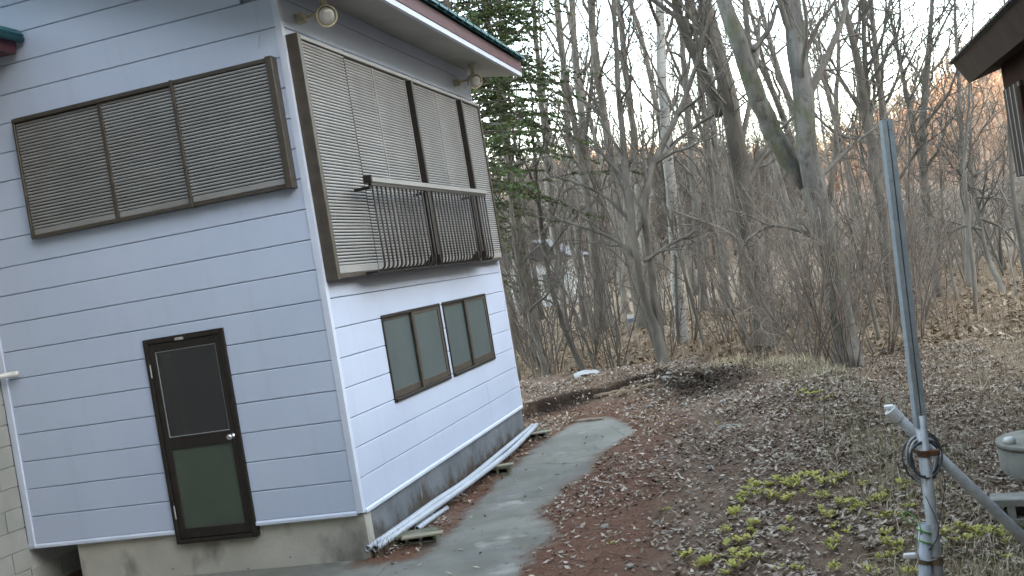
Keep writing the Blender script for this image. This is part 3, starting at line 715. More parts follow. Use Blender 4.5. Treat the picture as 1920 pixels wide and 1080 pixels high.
q = onz(1003, 822, -.43); cblock((q[0]-.02, q[1], -.438), R(8), 'hollow concrete block under the far ends of the pipes', M['block_mossy'], 0, 'blocks under the pipes', (.38, .19, .10))
for (u, v, L, rz, lab) in ((792, 1004, .36, 12, 'weathered wood strip lying on the near mossy block'), (935, 874, .34, 14, 'weathered wood strip lying on the middle mossy block'), (1008, 812, .36, 10, 'weathered wood strip lying on the farthest block')):
    p = onz(u, v, -.33); mb = MB().box((-L/2, -.05, 0), (L/2, .05, .018), .003)
    o = mb.build('wood_strip', M['plank']); o.location = (p[0], p[1], -.336); o.rotation_euler = (0, 0, R(rz)); tag(o, lab, 'wood strip', 'wood strips on the blocks')

# ------------------------------------------------------------------ scaffold pole, brace, cable coil in the foreground
D = 4.4
P0, P1 = at(1661, 225, D), at(1759, 1080, D); dv = (P1-P0)/np.linalg.norm(P1-P0)
gp = P1+dv*((P1[2]-hz(P1[0], P1[1]))/-dv[2]+.05)
jn = at(1733, 850, D)
pole = tag(empty('scaffold_pole', tuple(gp)), 'tall galvanised steel pole standing upright with slotted rail up its length', 'pole'); PO = Vector(gp)
jt = np.dot(at(1728, 800, D)-P0, dv)
under(MB().pipe([P0+dv*(jt-.05), gp], .0243, .003, 16).build('pipe', M['galv'], None, True), pole, PO)
rt = np.array(CR); fw = np.array(CF); xa = np.cross(dv, fw); xa /= np.linalg.norm(xa); ya = np.cross(xa, dv)
if np.dot(xa, rt) < 0: xa = -xa
if np.dot(ya, fw) < 0: ya = -ya
ch = [(-.0245, .021), (-.0245, -.021), (-.005, -.021), (-.005, -.008), (.001, -.008), (.001, -.021), (.0215, -.021), (.0215, .021)]
n = len(ch); V = [P0+xa*x+ya*y for x, y in ch]+[P0+dv*jt+xa*x+ya*y for x, y in ch]
mb = MB(); mb.add(V, [tuple(range(n)), tuple(range(2*n-1, n-1, -1))]+[(i, n+i, n+(i+1) % n, (i+1) % n) for i in range(n)])
under(mb.build('slotted_rail', M['galv_wet']), pole, PO)
def ring(c, ax, r, h, m, name, par, org, k=16):
    mb = MB().tube([c-ax*h/2, c+ax*h/2], r, k); return under(mb.build(name, m, None, False), par, org)
ring(P0+dv*np.dot(at(1742, 848, D)-P0, dv), dv, .0285, .026, M['rust'], 'rusty_clamp', pole, PO)
ring(P0+dv*np.dot(at(1752, 1050, D)-P0, dv), dv, .029, .034, M['brass'], 'clamp', pole, PO)
cb = P0+dv*np.dot(at(1742, 848, D)-P0, dv)
under(MB().box((-.02, -.012, -.012), (.03, .012, .012), .003).xform(Matrix.Translation(Vector(cb+xa*.03-ya*.018))).build('clamp_bolt', M['rust']), pole, PO)
# diagonal brace, behind the pole
B0, B1 = at(1672, 772, D+.06), at(1935, 1024, D+.06); bd = (B1-B0)/np.linalg.norm(B1-B0)
B2 = B0+bd*1.02; 
tt = (hz(B1[0], B1[1])-.05-B1[2])/bd[2]; Bg = B1+bd*tt
br = tag(empty('brace_pipe', tuple(Bg)), 'slanting galvanised brace pipe clamped across the upright pole', 'pipe'); BO = Vector(Bg)
under(MB().pipe([B0, B1, Bg], .0243, .003, 16).build('pipe', M['galv'], None, True), br, BO)
cp = MB().tube([B0-bd*.012, B0+bd*.045], .028, 14); cp.box(B0-np.array((.028, .012, -.012)), B0+np.array((.012, .02, .03)), .004)
under(cp.build('end_cap', M['plastic_white']), br, BO)
# cable coil hanging on the clamp
cc = at(1735, 850, D+.005); coil = tag(empty('cable_coil', tuple(cc)), 'coil of grey cable hung round the clamp of the upright pole', 'cable'); CO = Vector(cc)
rg = random.Random(4)
for i in range(8):
    rx, ry = .068+rg.uniform(0, .03), .088+rg.uniform(-.02, .02); ph = rg.uniform(-.2, .2); off = rg.uniform(-.03, .04); sh_ = rg.uniform(-.015, .02)
    P = [cc+xa*(rx*math.cos(t)+sh_)+(-dv)*(ry*math.sin(t)-.015+ry*.1*math.cos(2*t+ph))+ya*(off+.035*math.cos(t+ph)) for t in np.linspace(0, 2*math.pi, 30)]
    under(MB().tube(P, .0042, 6, False).build('loop', M['cable_pale'] if i in (1, 5) else M['cable'], None, True), coil, CO)
P = [at(1768, 880, D+.02), at(1772, 905, D+.02), at(1768, 940, D+.015), at(1763, 965, D-.0), at(1757, 1010, D-.032), at(1748, 1025, D-.03), at(1735, 1035, D-.02)]
under(MB().tube(P, .0022, 5).build('tail', M['cable'], None, True), coil, CO)
P = [at(1735, 930, D-.03), at(1752, 965, D-.031), at(1762, 990, D-.031), at(1756, 1012, D-.032), at(1740, 1035, D-.02)]
under(MB().tube(P, .0022, 5).build('tail', M['cable'], None, True), coil, CO)
# short plastic pipe tied to the pole foot
S0, S1 = at(1733, 982, D), at(1735, 1090, D); sdv = (S1-S0)/np.linalg.norm(S1-S0); Sg = S1+sdv*((S1[2]-hz(S1[0], S1[1]))/-sdv[2]+.04)
sp = tag(empty('stub_pipe', tuple(Sg)), 'short grey plastic pipe tied beside the foot of the upright pole', 'pipe'); SO = Vector(Sg)
under(MB().pipe([S0, Sg], .0265, .004, 16).build('pipe', M['pvc'], None, True), sp, SO)
under(MB().tube([S0+sdv*.155, S0+sdv*.172], .0285, 16).build('clamp', M['brass']), sp, SO)
rp = tag(empty('green_rope', tuple(S0)), 'bright green cord looped round the short pipe top', 'cord'); RO = Vector(S0)
P = [at(1722, 985, D-.02), at(1708, 982, D-.03), at(1696, 972, D-.035), at(1690, 963, D-.03), at(1697, 958, D-.025), at(1709, 966, D-.025), at(1722, 975, D-.028), at(1726, 990, D-.03), at(1727, 1003, D-.03)]
under(MB().tube(P, .0032, 6).build('loop', M['rope_green'], None, True), rp, RO)
for f in (.03, .075):
    P = [S0+sdv*(f+.012*math.cos(t))+xa*.030*math.cos(t)+ya*.030*math.sin(t) for t in np.linspace(0, 2*math.pi, 20)]
    under(MB().tube(P, .003, 5, False).build('wrap', M['rope_green'], None, True), rp, RO)
P = [at(1724, 1000, D-.03), at(1722, 1020, D-.03), at(1720, 1035, D-.03), at(1724, 1050, D-.03), at(1740, 1052, D-.033), at(1756, 1048, D-.033)]
tag(MB().tube(P, .0028, 5).build('white_cord', M['cable_pale'], None, True), 'pale cord running down the short pipe to its clamp', 'cord')
q = at(1703, 1043, D); tag(MB().box(q+np.array((-.02, -.008, -.013)), q+np.array((.035, .012, .013)), .006).build('plastic_tag', M['plastic_white']), 'small white plastic clip beside the clamp of the short pipe', 'clip')

# ------------------------------------------------------------------ concrete tank, block, bits on the ground
tb = ground_hit(1872, 893, -.9); tr = .42
tc = np.array([tb[0]+tr*.98+.05, tb[1]+.12, hz(tb[0]+tr, tb[1]+.1)-.03])
tank = tag(empty('concrete_tank', tuple(tc)), 'round concrete well ring with lid standing on the low ground', 'tank')
MB().lathe([(.0001, 0), (tr, 0), (tr*.985, .05), (tr*.98, .31), (.0001, .31)], (0, 0, 0), 40).build('ring', M['tank'], tank, True)
MB().lathe([(.0001, .312), (tr*1.0, .312), (tr*1.01, .318), (tr*1.005, .350), (tr*.985, .354), (.0001, .357)], (0, 0, 0), 40).build('lid', M['tank'], tank, True)
tag(MB().lathe([(.0001, 0), (.05, .0), (.055, .03), (.04, .055), (.0001, .06)], (tc[0]-.33, tc[1]-.12, tc[2]+.354), 10).build('paper_cup', M['plastic_white'], None, True), 'small white cup lying on the tank lid', 'cup')
bb = ground_hit(1893, 985, -.9); o = cblock((bb[0]+.10, bb[1]+.05, bb[2]-.01), R(-14), 'pale hollow concrete block lying on low ground in front of the tank', M['block'], R(0), None, (.39, .19, .19), .052)
# white torn sack on the bank
p = ground_hit(1100, 708, -.2); rg = np.random.default_rng(3)
n1, n2 = 15, 10; V = []; 
for i in range(n1):
    for j in range(n2):
        a, b_ = i/(n1-1)*2-1, j/(n2-1)*2-1; r_ = max(0, 1-(abs(a)**2.4+abs(b_)**2.4)/1.6)
        V.append((a*.22, b_*.13, .11*r_**.6+.05*(vnoise(a*2.7+9, b_*2.7+4, 5)-.4)*(r_ > 0.1)-.02))
Fq = [(i*n2+j, (i+1)*n2+j, (i+1)*n2+j+1, i*n2+j+1) for i in range(n1-1) for j in range(n2-1)]
mb = MB(); mb.add(V, Fq); o = mb.build('plastic_sack', M['sack'], None, True); o.location = (p[0], p[1], p[2]+.03); o.rotation_euler = (0, 0, R(20))
tag(o, 'crumpled white plastic sack on the leafy bank behind the concrete', 'sack')
p = onz(1362, 803, -.36); p = ground_hit(1362, 803)
def rock(name, loc, s, seed, m, label, group=None, cat='stone'):
    r = np.random.default_rng(seed); V = []; F_ = []
    nu, nv = 9, 6
    dirs = r.normal(size=(9, 3)); dirs /= np.linalg.norm(dirs, axis=1)[:, None]; cut = r.uniform(.55, .9, 9)
    for i in range(nv+1):
        for j in range(nu):
            th = math.pi*i/nv; ph = 2*math.pi*j/nu; d = np.array([math.sin(th)*math.cos(ph), math.sin(th)*math.sin(ph), math.cos(th)])
            k = min([1.0]+[c/max(1e-3, float(np.dot(d, q))) for q, c in zip(dirs, cut) if np.dot(d, q) > .3]); V.append(d*k*np.array(s))
    for i in range(nv):
        for j in range(nu): F_.append((i*nu+j, (i+1)*nu+j, (i+1)*nu+(j+1) % nu, i*nu+(j+1) % nu))
    mb = MB(); mb.add(V, F_); o = mb.build(name, m); o.location = loc; o.rotation_euler = (0, 0, r.uniform(0, 6)); return tag(o, label, cat, group)
mp = rock('flat_stone', (p[0], p[1], p[2]+.01), (.16, .09, .03), 5, M['slab'], 'pale flat stone slab lying alone on the leaf litter')
mp.rotation_euler = (0, 0, .3)
spots = [(1290, 700), (1300, 690), (1312, 682), (1322, 690), (1268, 700), (1255, 704), (1335, 683), (1280, 690), (1345, 688), (1260, 692), (1275, 708), (1305, 702), (1240, 706), (1368, 690), (1355, 684), (1388, 697), (1248, 712), (1330, 700), (1298, 716), (1378, 704), (1318, 712), (1262, 716)]
for i, (u, v) in enumerate(spots):
    g = ground_hit(u, v, -.15); s = random.uniform(.025, .085)
    rock('stone', (g[0], g[1], g[2]+s*.05), (s*1.35, s, s*.7), 40+i, M['stone'], 'grey stone heaped on the crest of the earth bank by the dug soil', 'stones on the bank crest')
spots = [(1190, 763), (1205, 760), (1218, 766), (1200, 770), (1183, 768), (1228, 758), (1250, 770), (1170, 772), (1215, 752), (1282, 760), (1302, 765), (1333, 772), (1355, 758), (1265, 765), (1240, 752), (1225, 742)]
for i, (u, v) in enumerate(spots):
    g = ground_hit(u, v, -.35); s = random.uniform(.02, .06)
    rock('stone', (g[0], g[1], g[2]+s*.2), (s*1.3, s, s*.7), 80+i, M['stone'], 'small stone lying at the foot of the dug soil behind the concrete', 'stones at the foot of the dug soil')
spots = [(1380, 868), (1318, 830), (1245, 862), (1135, 990), (1248, 1000), (1180, 1065), (1210, 1062), (1232, 982), (1330, 880), (1122, 925), (1420, 870), (1352, 898), (1460, 845), (1290, 925), (1265, 1040), (1085, 992)]
for i, (u, v) in enumerate(spots):
    g = ground_hit(u, v, -.4); s = random.uniform(.02, .042)
    rock('pebble', (g[0], g[1], g[2]+s*.3), (s*1.4, s, s*.6), 120+i, M['stone'], 'pale pebble lying loose on the red leaf litter of the yard', 'pebbles on the litter')
# logs / branches on the bank
def stick(name, pts, r0, r1, m, label, cat='branch', group=None, k=8):
    P = np.array(pts); T = np.linspace(0, 1, 14); t = np.linspace(0, 1, len(P)); Q = np.stack([np.interp(T, t, P[:, i]) for i in range(3)], 1)
    for _ in range(2): Q[1:-1] = (Q[:-2]+2*Q[1:-1]+Q[2:])/4
    Q += rng.normal(0, r0*.25, Q.shape)
    return tag(MB().tube(Q, np.linspace(r0, r1, 14), k).build(name, m, None, True), label, cat, group)
def gp_(u, v, dz=.03, z=-.3): g = ground_hit(u, v, z); return g+np.array((0, 0, dz))
stick('log', [gp_(1152, 748), gp_(1172, 739), gp_(1200, 731), gp_(1228, 726)], .055, .035, M['log'], 'bent pale log lying along the cut of the bank', 'log')
stick('log', [gp_(1118, 744), gp_(1150, 735), gp_(1190, 726)], .035, .02, M['log'], 'thin dark branch lying behind the bent log', 'log')
stick('board', [onz(1062, 792, -.425), onz(1100, 789, -.42), onz(1132, 786, -.425)], .022, .018, M['log'], 'thin rotten stick across the far end of the concrete', 'stick')
stick('dead_stalk', [gp_(1588, 762, -.02, -.3), at(1635, 688, 12.2), at(1686, 600, 12.0)], .012, .007, M['dead_stem'], 'long pale dead stalk leaning beside the upright pole', 'stalk', None, 5)
stick('dead_stalk', [gp_(1549, 842, -.02), gp_(1552, 838, .18), gp_(1558, 834, .42)], .005, .003, M['twig'], 'thin dark dead stem standing on the mound', 'stalk', None, 4)
for (a, c) in (((1832, 745), (1858, 720)), ((1858, 758), (1905, 722)), ((1840, 730), (1835, 700))):
    stick('fallen_branch', [gp_(*a, .0, -.9), gp_(*c, .10, -.9)], .012, .006, M['dead_stem'], 'pale fallen branch on the low ground beyond the pole', 'branch', 'fallen branches on the low ground', 5)
for i, (u0, v0, u1, v1) in enumerate(((1640, 975, 1672, 992), (1500, 1024, 1540, 1044), (1395, 985, 1440, 1000), (1560, 905, 1600, 890))):
    stick('twig', [gp_(u0, v0, .012), gp_((u0+u1)/2, (v0+v1)/2, .02), gp_(u1, v1, .012)], .007, .004, M['twig'], 'thin dead twig lying among leaves on the mound', 'twig', 'twigs on the mound', 5)
# small blue and white sign among the trees
sp_ = at(1182, 597, 34); sg = tag(empty('sign', (sp_[0], sp_[1], hz(sp_[0], sp_[1]))), 'small blue and white sign on a stake among the trees', 'sign'); SG = Vector(sg.location)
under(box('stake', (sp_[0]-.02, sp_[1], sg.location[2]-.05), (sp_[0]+.02, sp_[1]+.03, sp_[2]+.1), M['twig']), sg, SG)
under(box('plate', (sp_[0]-.11, sp_[1]-.03, sp_[2]-.13), (sp_[0]+.11, sp_[1]-.001, sp_[2]-.01), M['blue_sign']), sg, SG)
under(box('plate', (sp_[0]-.11, sp_[1]-.03, sp_[2]), (sp_[0]+.11, sp_[1]-.001, sp_[2]+.12), M['plastic_white']), sg, SG)

# ------------------------------------------------------------------ yellow-green sprouts
def sprout(seed):
    r = np.random.default_rng(seed); V = []; F_ = []; Cc = []
    def leaf(base, d, L, W, up, col):
        d = np.array(d)/np.linalg.norm(d); s = np.cross(d, (0, 0, 1.)); s /= np.linalg.norm(s)+1e-9; n0 = len(V)
        for q, (t, wd) in enumerate(((0, .15), (.3, .75), (.62, 1.0), (.88, .6), (1.0, .05))):
            c = base+d*L*t+np.array((0, 0, up*L*(t-.75*t*t)))
            V.append(c-s*W*wd+np.array((0, 0, W*wd*.35))); V.append(c+np.array((0, 0, -.0))); V.append(c+s*W*wd+np.array((0, 0, W*wd*.35)))
            k = r.uniform(.85, 1.15); Cc.extend([np.array(col)*k]*3)
        for q in range(4):
            a = n0+3*q; F_.extend([(a, a+1, a+4, a+3), (a+1, a+2, a+5, a+4)])
    heads = r.integers(4, 8)
    for h in range(heads):
        o = np.array((r.normal(0, .05), r.normal(0, .05), r.uniform(.0, .06)))
        for q in range(r.integers(6, 9)):
            a = r.uniform(0, 6.28); el = r.uniform(.2, 1.1)
            col = (.54, .51, .17) if r.random() < .6 else (.47, .48, .13)
            leaf(o, (math.cos(a), math.sin(a), el), r.uniform(.040, .080), r.uniform(.010, .018), .6, col)
    return np_mesh('sprout', np.array(V), np.array(F_), M['leaf_green'], {'tint': np.array(Cc)})
SPM = [sprout(300+i) for i in range(7)]
pxs = [(1440+a/2.25, 600+b/2.25) for a, b in ((20,690),(80,690),(165,655),(305,645),(400,690),(160,715),(240,735),(190,740),(70,750),(30,750),(240,795),(320,790),(440,755),(490,745),(570,710),(515,730),(240,690),(85,840),(270,830),(290,880),(380,790),(90,885),(340,905),(265,950),(500,900),(530,965),(475,1010),(275,1045),(130,1040),(25,1050),(445,1065),(815,920),(795,880),(860,890),(915,910),(990,940),(1045,1005),(600,790),(480,820),(750,905),(600,1070),(105,700),(325,655),(930,900))]
pxs += [(960+a/2.25, 600+b/2.25) for a, b in ((970,745),(1035,735),(1035,700),(935,820),(905,880),(1045,860),(1035,890),(950,940),(920,1000),(1005,1010),(830,1030),(780,1030),(905,1055),(755,980),(1070,690))]
rg = random.Random(9)
for i, (u, v) in enumerate(pxs):
    u += rg.uniform(-5, 5); v += rg.uniform(-4, 4); g = ground_hit(u, v+9, -.3); o = link_mesh('leafy_sprout', SPM[i % 7], None, (g[0], g[1], g[2]+.015)); o.rotation_euler = (0, 0, rg.uniform(0, 6.28)); s = rg.choice((rg.uniform(.44, .55), rg.uniform(.55, .70), rg.uniform(.70, .88))); o.scale = (s, s, s)
    tag(o, ('small' if s < .55 else 'middling' if s < .70 else 'large')+' clump of yellow-green leafy sprouts growing on the leaf-littered mound', 'plant', 'yellow-green sprouts on the mound')
for i, (u, v) in enumerate(((1502, 733), (1533, 733), (1551, 744), (1516, 738))):
    g = ground_hit(u, v+5, -.25); o = link_mesh('leafy_sprout', SPM[i], None, (g[0], g[1], g[2])); o.rotation_euler = (0, 0, i); o.scale = (.65, .65, .5)
    tag(o, 'yellowish low sprout clump on the ridge crest in front of the big mossy tree', 'plant', 'sprouts on the ridge crest')
for i, (u, v) in enumerate(((1245, 955), (1147, 1022), (1500, 772), (1450, 775), (1345, 795), (1405, 722), (1262, 795))):
    g = ground_hit(u, v, -.3); o = link_mesh('grass_tuft', SPM[(i+3) % 7], None, (g[0], g[1], g[2]-.01)); o.scale = (.4, .4, .35); o.rotation_euler = (0, 0, i*2.1)
    tag(o, 'tiny fresh green tuft in the open litter of the yard', 'plant', 'tiny green tufts in the yard')
#@@LITTER
# ------------------------------------------------------------------ leaf litter, needles, dry grass (uncountable)
def scatter_in(n, x0, x1, y0, y1): return rng.uniform(x0, x1, n), rng.uniform(y0, y1, n)
def leaf_cards(name, X, Y, Z, size, pal, lift, label):
    n = len(X); a = rng.uniform(0, 6.283, n); L = size*rng.uniform(.6, 1.4, n); Wd = L*rng.uniform(.3, .65, n)
    tx = rng.normal(0, .35, n); ty = rng.normal(0, .3, n); cu = rng.uniform(-.1, .5, n)
    ux = np.stack([np.cos(a), np.sin(a), tx], 1); uy = np.stack([-np.sin(a), np.cos(a), ty], 1); up = np.array([0, 0, 1.])
    c = np.stack([X, Y, Z+lift*rng.uniform(.1, 1, n)], 1)
    Lh = (L/2)[:, None]; Wh = (Wd/2)[:, None]; cv = (cu*L*.5)[:, None]
    P = [c-ux*Lh+up*cv, c-uy*Wh+up*cv*.3, c+ux*Lh+up*cv, c+uy*Wh+up*cv*.3]
    V = np.stack(P, 1).reshape(-1, 3); i0 = np.arange(n)*4
    F = np.concatenate([np.stack([i0, i0+1, i0+3], 1), np.stack([i0+1, i0+2, i0+3], 1)])
    pal = np.array(pal); col = pal[rng.integers(0, len(pal), n)]*rng.uniform(.7, 1.3, n)[:, None]
    return tag(link_mesh(name, np_mesh(name, V, F, M['litter'], {'tint': np.repeat(col, 4, 0)})), label, 'leaves', kind='stuff')
PAL = [(.31, .26, .205), (.25, .195, .15), (.37, .32, .265), (.20, .145, .105), (.16, .105, .07), (.45, .39, .315), (.40, .345, .28), (.22, .165, .12), (.13, .08, .055), (.28, .235, .19)]
X, Y = scatter_in(120000, -1.4, 6.4, -3.2, 10.6)
sd_ = slab_sd(X, Y); pdv = np.where(inpoly(X, Y, PAVED), 0, pdist(X, Y, PAVED+[PAVED[0]]))
dens = .40+.60*sstep(.15, 1.5, pdv+(fbm(X, Y, 1.1, 3, 61)-.5)*1.6); dens *= np.where(fbm(X, Y, 1.7, 3, 62) > .47, 1, .28)
dig = np.exp(-((X-2.2+.35*(Y-7.2))**2/.33+(Y-7.2)**2/1.2)); dens *= 1-.85*np.clip(dig*1.2, 0, 1)
dens = np.where(sd_ < .03, .012, dens); dens = np.where((X < .05) & (Y < 6.0), 0, dens); dens = np.where((X < .0) & (Y < 5.5), 0, dens)
kp = rng.random(len(X)) < dens; X, Y = X[kp], Y[kp]; Z = np.where(slab_sd(X, Y) < 0, -.428, H(X, Y)+.006)
leaf_cards('fallen_leaves', X, Y, Z, .048, PAL, .025, 'pale and brown fallen leaves strewn over the yard mound')
X, Y = scatter_in(70000, -14, 16, 10, 34); kp = rng.random(len(X)) < sstep(36, 8, Y); X, Y = X[kp], Y[kp]
leaf_cards('fallen_leaves', X, Y, H(X, Y), .13, [(.28, .205, .135), (.21, .15, .10), (.34, .26, .18), (.155, .11, .075)], .05, 'brown leaf carpet on the floor of the wood')
X, Y = scatter_in(9000, 4.4, 9.5, -1, 12); leaf_cards('fallen_leaves', X, Y, H(X, Y), .06, [(.26, .20, .14), (.20, .15, .105), (.31, .25, .18), (.16, .11, .075)], .03, 'mixed fallen leaves on the low ground beside the mound')
# dark clods of the dug earth
X, Y = scatter_in(9000, .8, 3.6, 5.2, 9.2); kp = rng.random(9000) < np.clip(np.exp(-((X-2.2+.35*(Y-7.2))**2/.35+(Y-7.2)**2/1.2))*1.1, 0, 1); X, Y = X[kp], Y[kp]
leaf_cards('soil_clods', X, Y, H(X, Y), .06, [(.035, .024, .017), (.05, .035, .025), (.025, .017, .012), (.09, .07, .05)], .05, 'dark clods of freshly dug earth behind the concrete')
# fine dead twigs on the mound
X, Y = scatter_in(2600, 1.9, 6.0, -3, 9.8); n = len(X); a = rng.uniform(0, 6.283, n); L = rng.uniform(.04, .22, n); c = np.stack([X, Y, H(X, Y)+.022], 1)
dx = np.stack([np.cos(a), np.sin(a), rng.normal(0, .12, n)], 1)*(L/2)[:, None]; dy = np.stack([-np.sin(a), np.cos(a), 0*a], 1)*.0022; dz = np.array((0, 0, .0035))
V = np.stack([c-dx-dy, c+dx-dy*.5, c+dx+dy*.5, c-dx+dy, c-dx+dz, c+dx+dz*.6], 1).reshape(-1, 3); i0 = np.arange(n)*6
F = np.concatenate([np.stack([i0, i0+1, i0+5, i0+4], 1), np.stack([i0+4, i0+5, i0+2, i0+3], 1), np.stack([i0+3, i0+2, i0+1, i0], 1)])
col = np.array([(.16, .12, .085), (.24, .19, .14), (.09, .065, .05)])[rng.integers(0, 3, n)]
tag(link_mesh('twig_litter', np_mesh('twig_litter', V, F, M['litter'], {'tint': np.repeat(col, 6, 0)})), 'fine dead twigs strewn over the mound', 'twigs', kind='stuff')
# red needles on and beside the concrete
X, Y = scatter_in(60000, -.05, 2.9, -2.2, 7.2); s = slab_sd(X, Y); pdv = np.where(inpoly(X, Y, PAVED), 0, pdist(X, Y, PAVED+[PAVED[0]]))
dens = np.where(s < 0, .6*np.exp(s/.09)+.006, .9)*sstep(.9, .05, pdv+(fbm(X, Y, 1.5, 3, 66)-.5)*1.3); kp = rng.random(len(X)) < dens; X, Y = X[kp], Y[kp]; n = len(X)
Z = np.where(slab_sd(X, Y) < 0, -.4285, H(X, Y)+.016); a = rng.uniform(0, 6.283, n); L = rng.uniform(.010, .028, n)/2; wd = .0016
dx = np.stack([np.cos(a), np.sin(a), rng.normal(0, .12, n)], 1)*L[:, None]; dy = np.stack([-np.sin(a), np.cos(a), 0*a], 1)*wd
c = np.stack([X, Y, Z+rng.uniform(.0, .01, n)], 1); V = np.stack([c-dx-dy, c+dx-dy, c+dx+dy, c-dx+dy], 1).reshape(-1, 3)
pal = np.array([(.19, .085, .045), (.14, .07, .045), (.24, .12, .065), (.10, .05, .035)]); col = pal[rng.integers(0, 4, n)]*rng.uniform(.7, 1.3, n)[:, None]
tag(link_mesh('needle_litter', np_mesh('needle_litter', V, np.arange(n*4).reshape(-1, 4), M['litter'], {'tint': np.repeat(col, 4, 0)})), 'rust-red needle litter along the edges of the concrete', 'needles', kind='stuff')
# dry grass blades
def blades(name, X, Y, hgt, wd, pal, label, lean=.5):
    n = len(X); Z = H(X, Y)-.01; h = hgt*rng.uniform(.4, 1.3, n); a = rng.uniform(0, 6.283, n); ln = np.abs(rng.normal(0, lean, n))*h
    b = np.stack([X, Y, Z], 1); d = np.stack([np.cos(a), np.sin(a), 0*a], 1); s = np.stack([-np.sin(a), np.cos(a), 0*a], 1)*wd
    m = b+d*(ln*.3)[:, None]+np.stack([0*h, 0*h, h*.6], 1); tp = b+d*ln[:, None]+np.stack([0*h, 0*h, h*np.clip(1-.25*ln/h, .3, 1)], 1)
    V = np.stack([b-s, b+s, m-s*.8, m+s*.8, tp], 1).reshape(-1, 3); i0 = np.arange(n)*5
    F = np.concatenate([np.stack([i0, i0+1, i0+3], 1), np.stack([i0, i0+3, i0+2], 1), np.stack([i0+2, i0+3, i0+4], 1)])
    pal = np.array(pal); col = pal[rng.integers(0, len(pal), n)]*rng.uniform(.7, 1.3, n)[:, None]
    return tag(link_mesh(name, np_mesh(name, V, F, M['straw'], {'tint': np.repeat(col, 5, 0)})), label, 'grass', kind='stuff')
STRAW = [(.30, .25, .16), (.24, .19, .12), (.36, .31, .21), (.20, .15, .10)]
X, Y = scatter_in(40000, 2.2, 5.6, -3, 9.6); d = pdist(X, Y, RIDGE); kp = rng.random(len(X)) < sstep(.8, .1, d)*np.where(fbm(X, Y, 1.3, 3, 88) > .42, 1, .15); X, Y = X[kp], Y[kp]
blades('dry_grass', X, Y, .14, .0026, [(.42, .36, .25), (.34, .28, .19), (.48, .42, .30), (.27, .21, .14), (.22, .24, .10)], 'dry straw grass along the crest of the mound', .9)
X, Y = scatter_in(30000, -13, 16, 10.2, 36); kp = rng.random(len(X)) < sstep(40, 10, Y)*np.where(fbm(X, Y, .5, 3, 89) > .45, 1, .25); X, Y = X[kp], Y[kp]
blades('dry_grass', X, Y, .38, .0055, [(.30, .225, .145), (.23, .17, .11), (.36, .285, .18), (.19, .135, .09)], 'dry brown grass and stems on the floor of the wood', .5)
X, Y = scatter_in(2500, .0, 2.2, 7.0, 9.2); blades('dry_grass', X, Y, .07, .002, STRAW, 'short dead grass on the bank behind the concrete', .9)
X, Y = scatter_in(16000, 4.6, 9.5, 3, 14); blades('dry_grass', X, Y, .10, .003, STRAW, 'flattened straw grass on the low ground beyond the pole', 1.2)
# dead weeds and silt along the foot of the side foundation
Y = rng.uniform(.0, 5.3, 2600); X = rng.uniform(.0, .12, 2600)
blades('dead_weeds', X, Y, .15, .003, [(.16, .11, .07), (.22, .18, .12), (.09, .06, .04)], 'dead weeds and debris along the foot of the side foundation', .5)
X = rng.uniform(.0, .16, 1600); Y = rng.uniform(.0, 6.4, 1600); leaf_cards('fallen_leaves', X, Y, H(X, Y)+.005, .04, PAL[3:], .03, 'dark leaf debris gathered along the foundation foot')
#@@TREES
# ------------------------------------------------------------------ trees
def unit(v): return v/(np.linalg.norm(v)+1e-12)
class Grower:
    def __init__(s, seed): s.r = np.random.default_rng(seed); s.trunk = MB(); s.br = MB(); s.tw = MB()
    def path(s, p, d, L, n, wander, up):
        P = [np.array(p, float)]; d = unit(np.array(d, float))
        for i in range(n):
            d = unit(d+s.r.normal(0, wander, 3)+np.array((0, 0, up))); P.append(P[-1]+d*L/n)
        return np.array(P)
    def side_dir(s, d, ang):
        q = s.r.normal(size=3); q = unit(q-d*np.dot(q, d)); return unit(d*math.cos(ang)+q*math.sin(ang))
    def branches(s, P, rad, lvl, cfg):
        """grow children along polyline P"""
        if lvl >= len(cfg): return
        c = cfg[lvl]; n = len(P); Ltot = np.linalg.norm(np.diff(P, axis=0), axis=1).sum()
        for q in range(c['n']):
            t = c['t0']+(1-c['t0'])*((q+s.r.random())/c['n']); f = t*(n-1); i = min(int(f), n-2); k = f-i
            b = P[i]*(1-k)+P[i+1]*k; d = unit(P[i+1]-P[i]); rr = (rad[i]*(1-k)+rad[i+1]*k)
            L = c['L']*s.r.uniform(.55, 1.25)*(1-.45*t if c.get('taper', 1) else 1)
            if c.get('rel'): L *= Ltot
            r0 = min(rr*c.get('rr', .55), c['r']*s.r.uniform(.7, 1.2))
            dd = s.side_dir(d, s.r.uniform(*c['ang']))
            Q = s.path(b, dd, L, c['seg'], c['w'], c['up'])
            ra = np.linspace(r0, max(r0*.25, c['rmin']), c['seg']+1)
            (s.tw if lvl >= c.get('twl', 2) else s.br).tube(Q, ra, c['k'], False)
            s.branches(Q, ra, lvl+1, cfg)
def cfg_tree(dens=1.0, low=.18, thin=1.0):
    return [dict(n=int(17*dens), t0=low, L=3.0, r=.05*thin, ang=(.45, 1.0), seg=7, w=.16, up=.10, rmin=.010*thin, k=5),
            dict(n=int(7*dens), t0=.15, L=1.35, r=.018*thin, ang=(.4, 1.0), seg=5, w=.22, up=.04, rmin=.006*thin, k=4, rr=.7),
            dict(n=int(7*dens), t0=.1, L=.62, r=.0075*thin, ang=(.4, 1.1), seg=4, w=.28, up=.0, rmin=.0032*thin, k=3, rr=.8)]
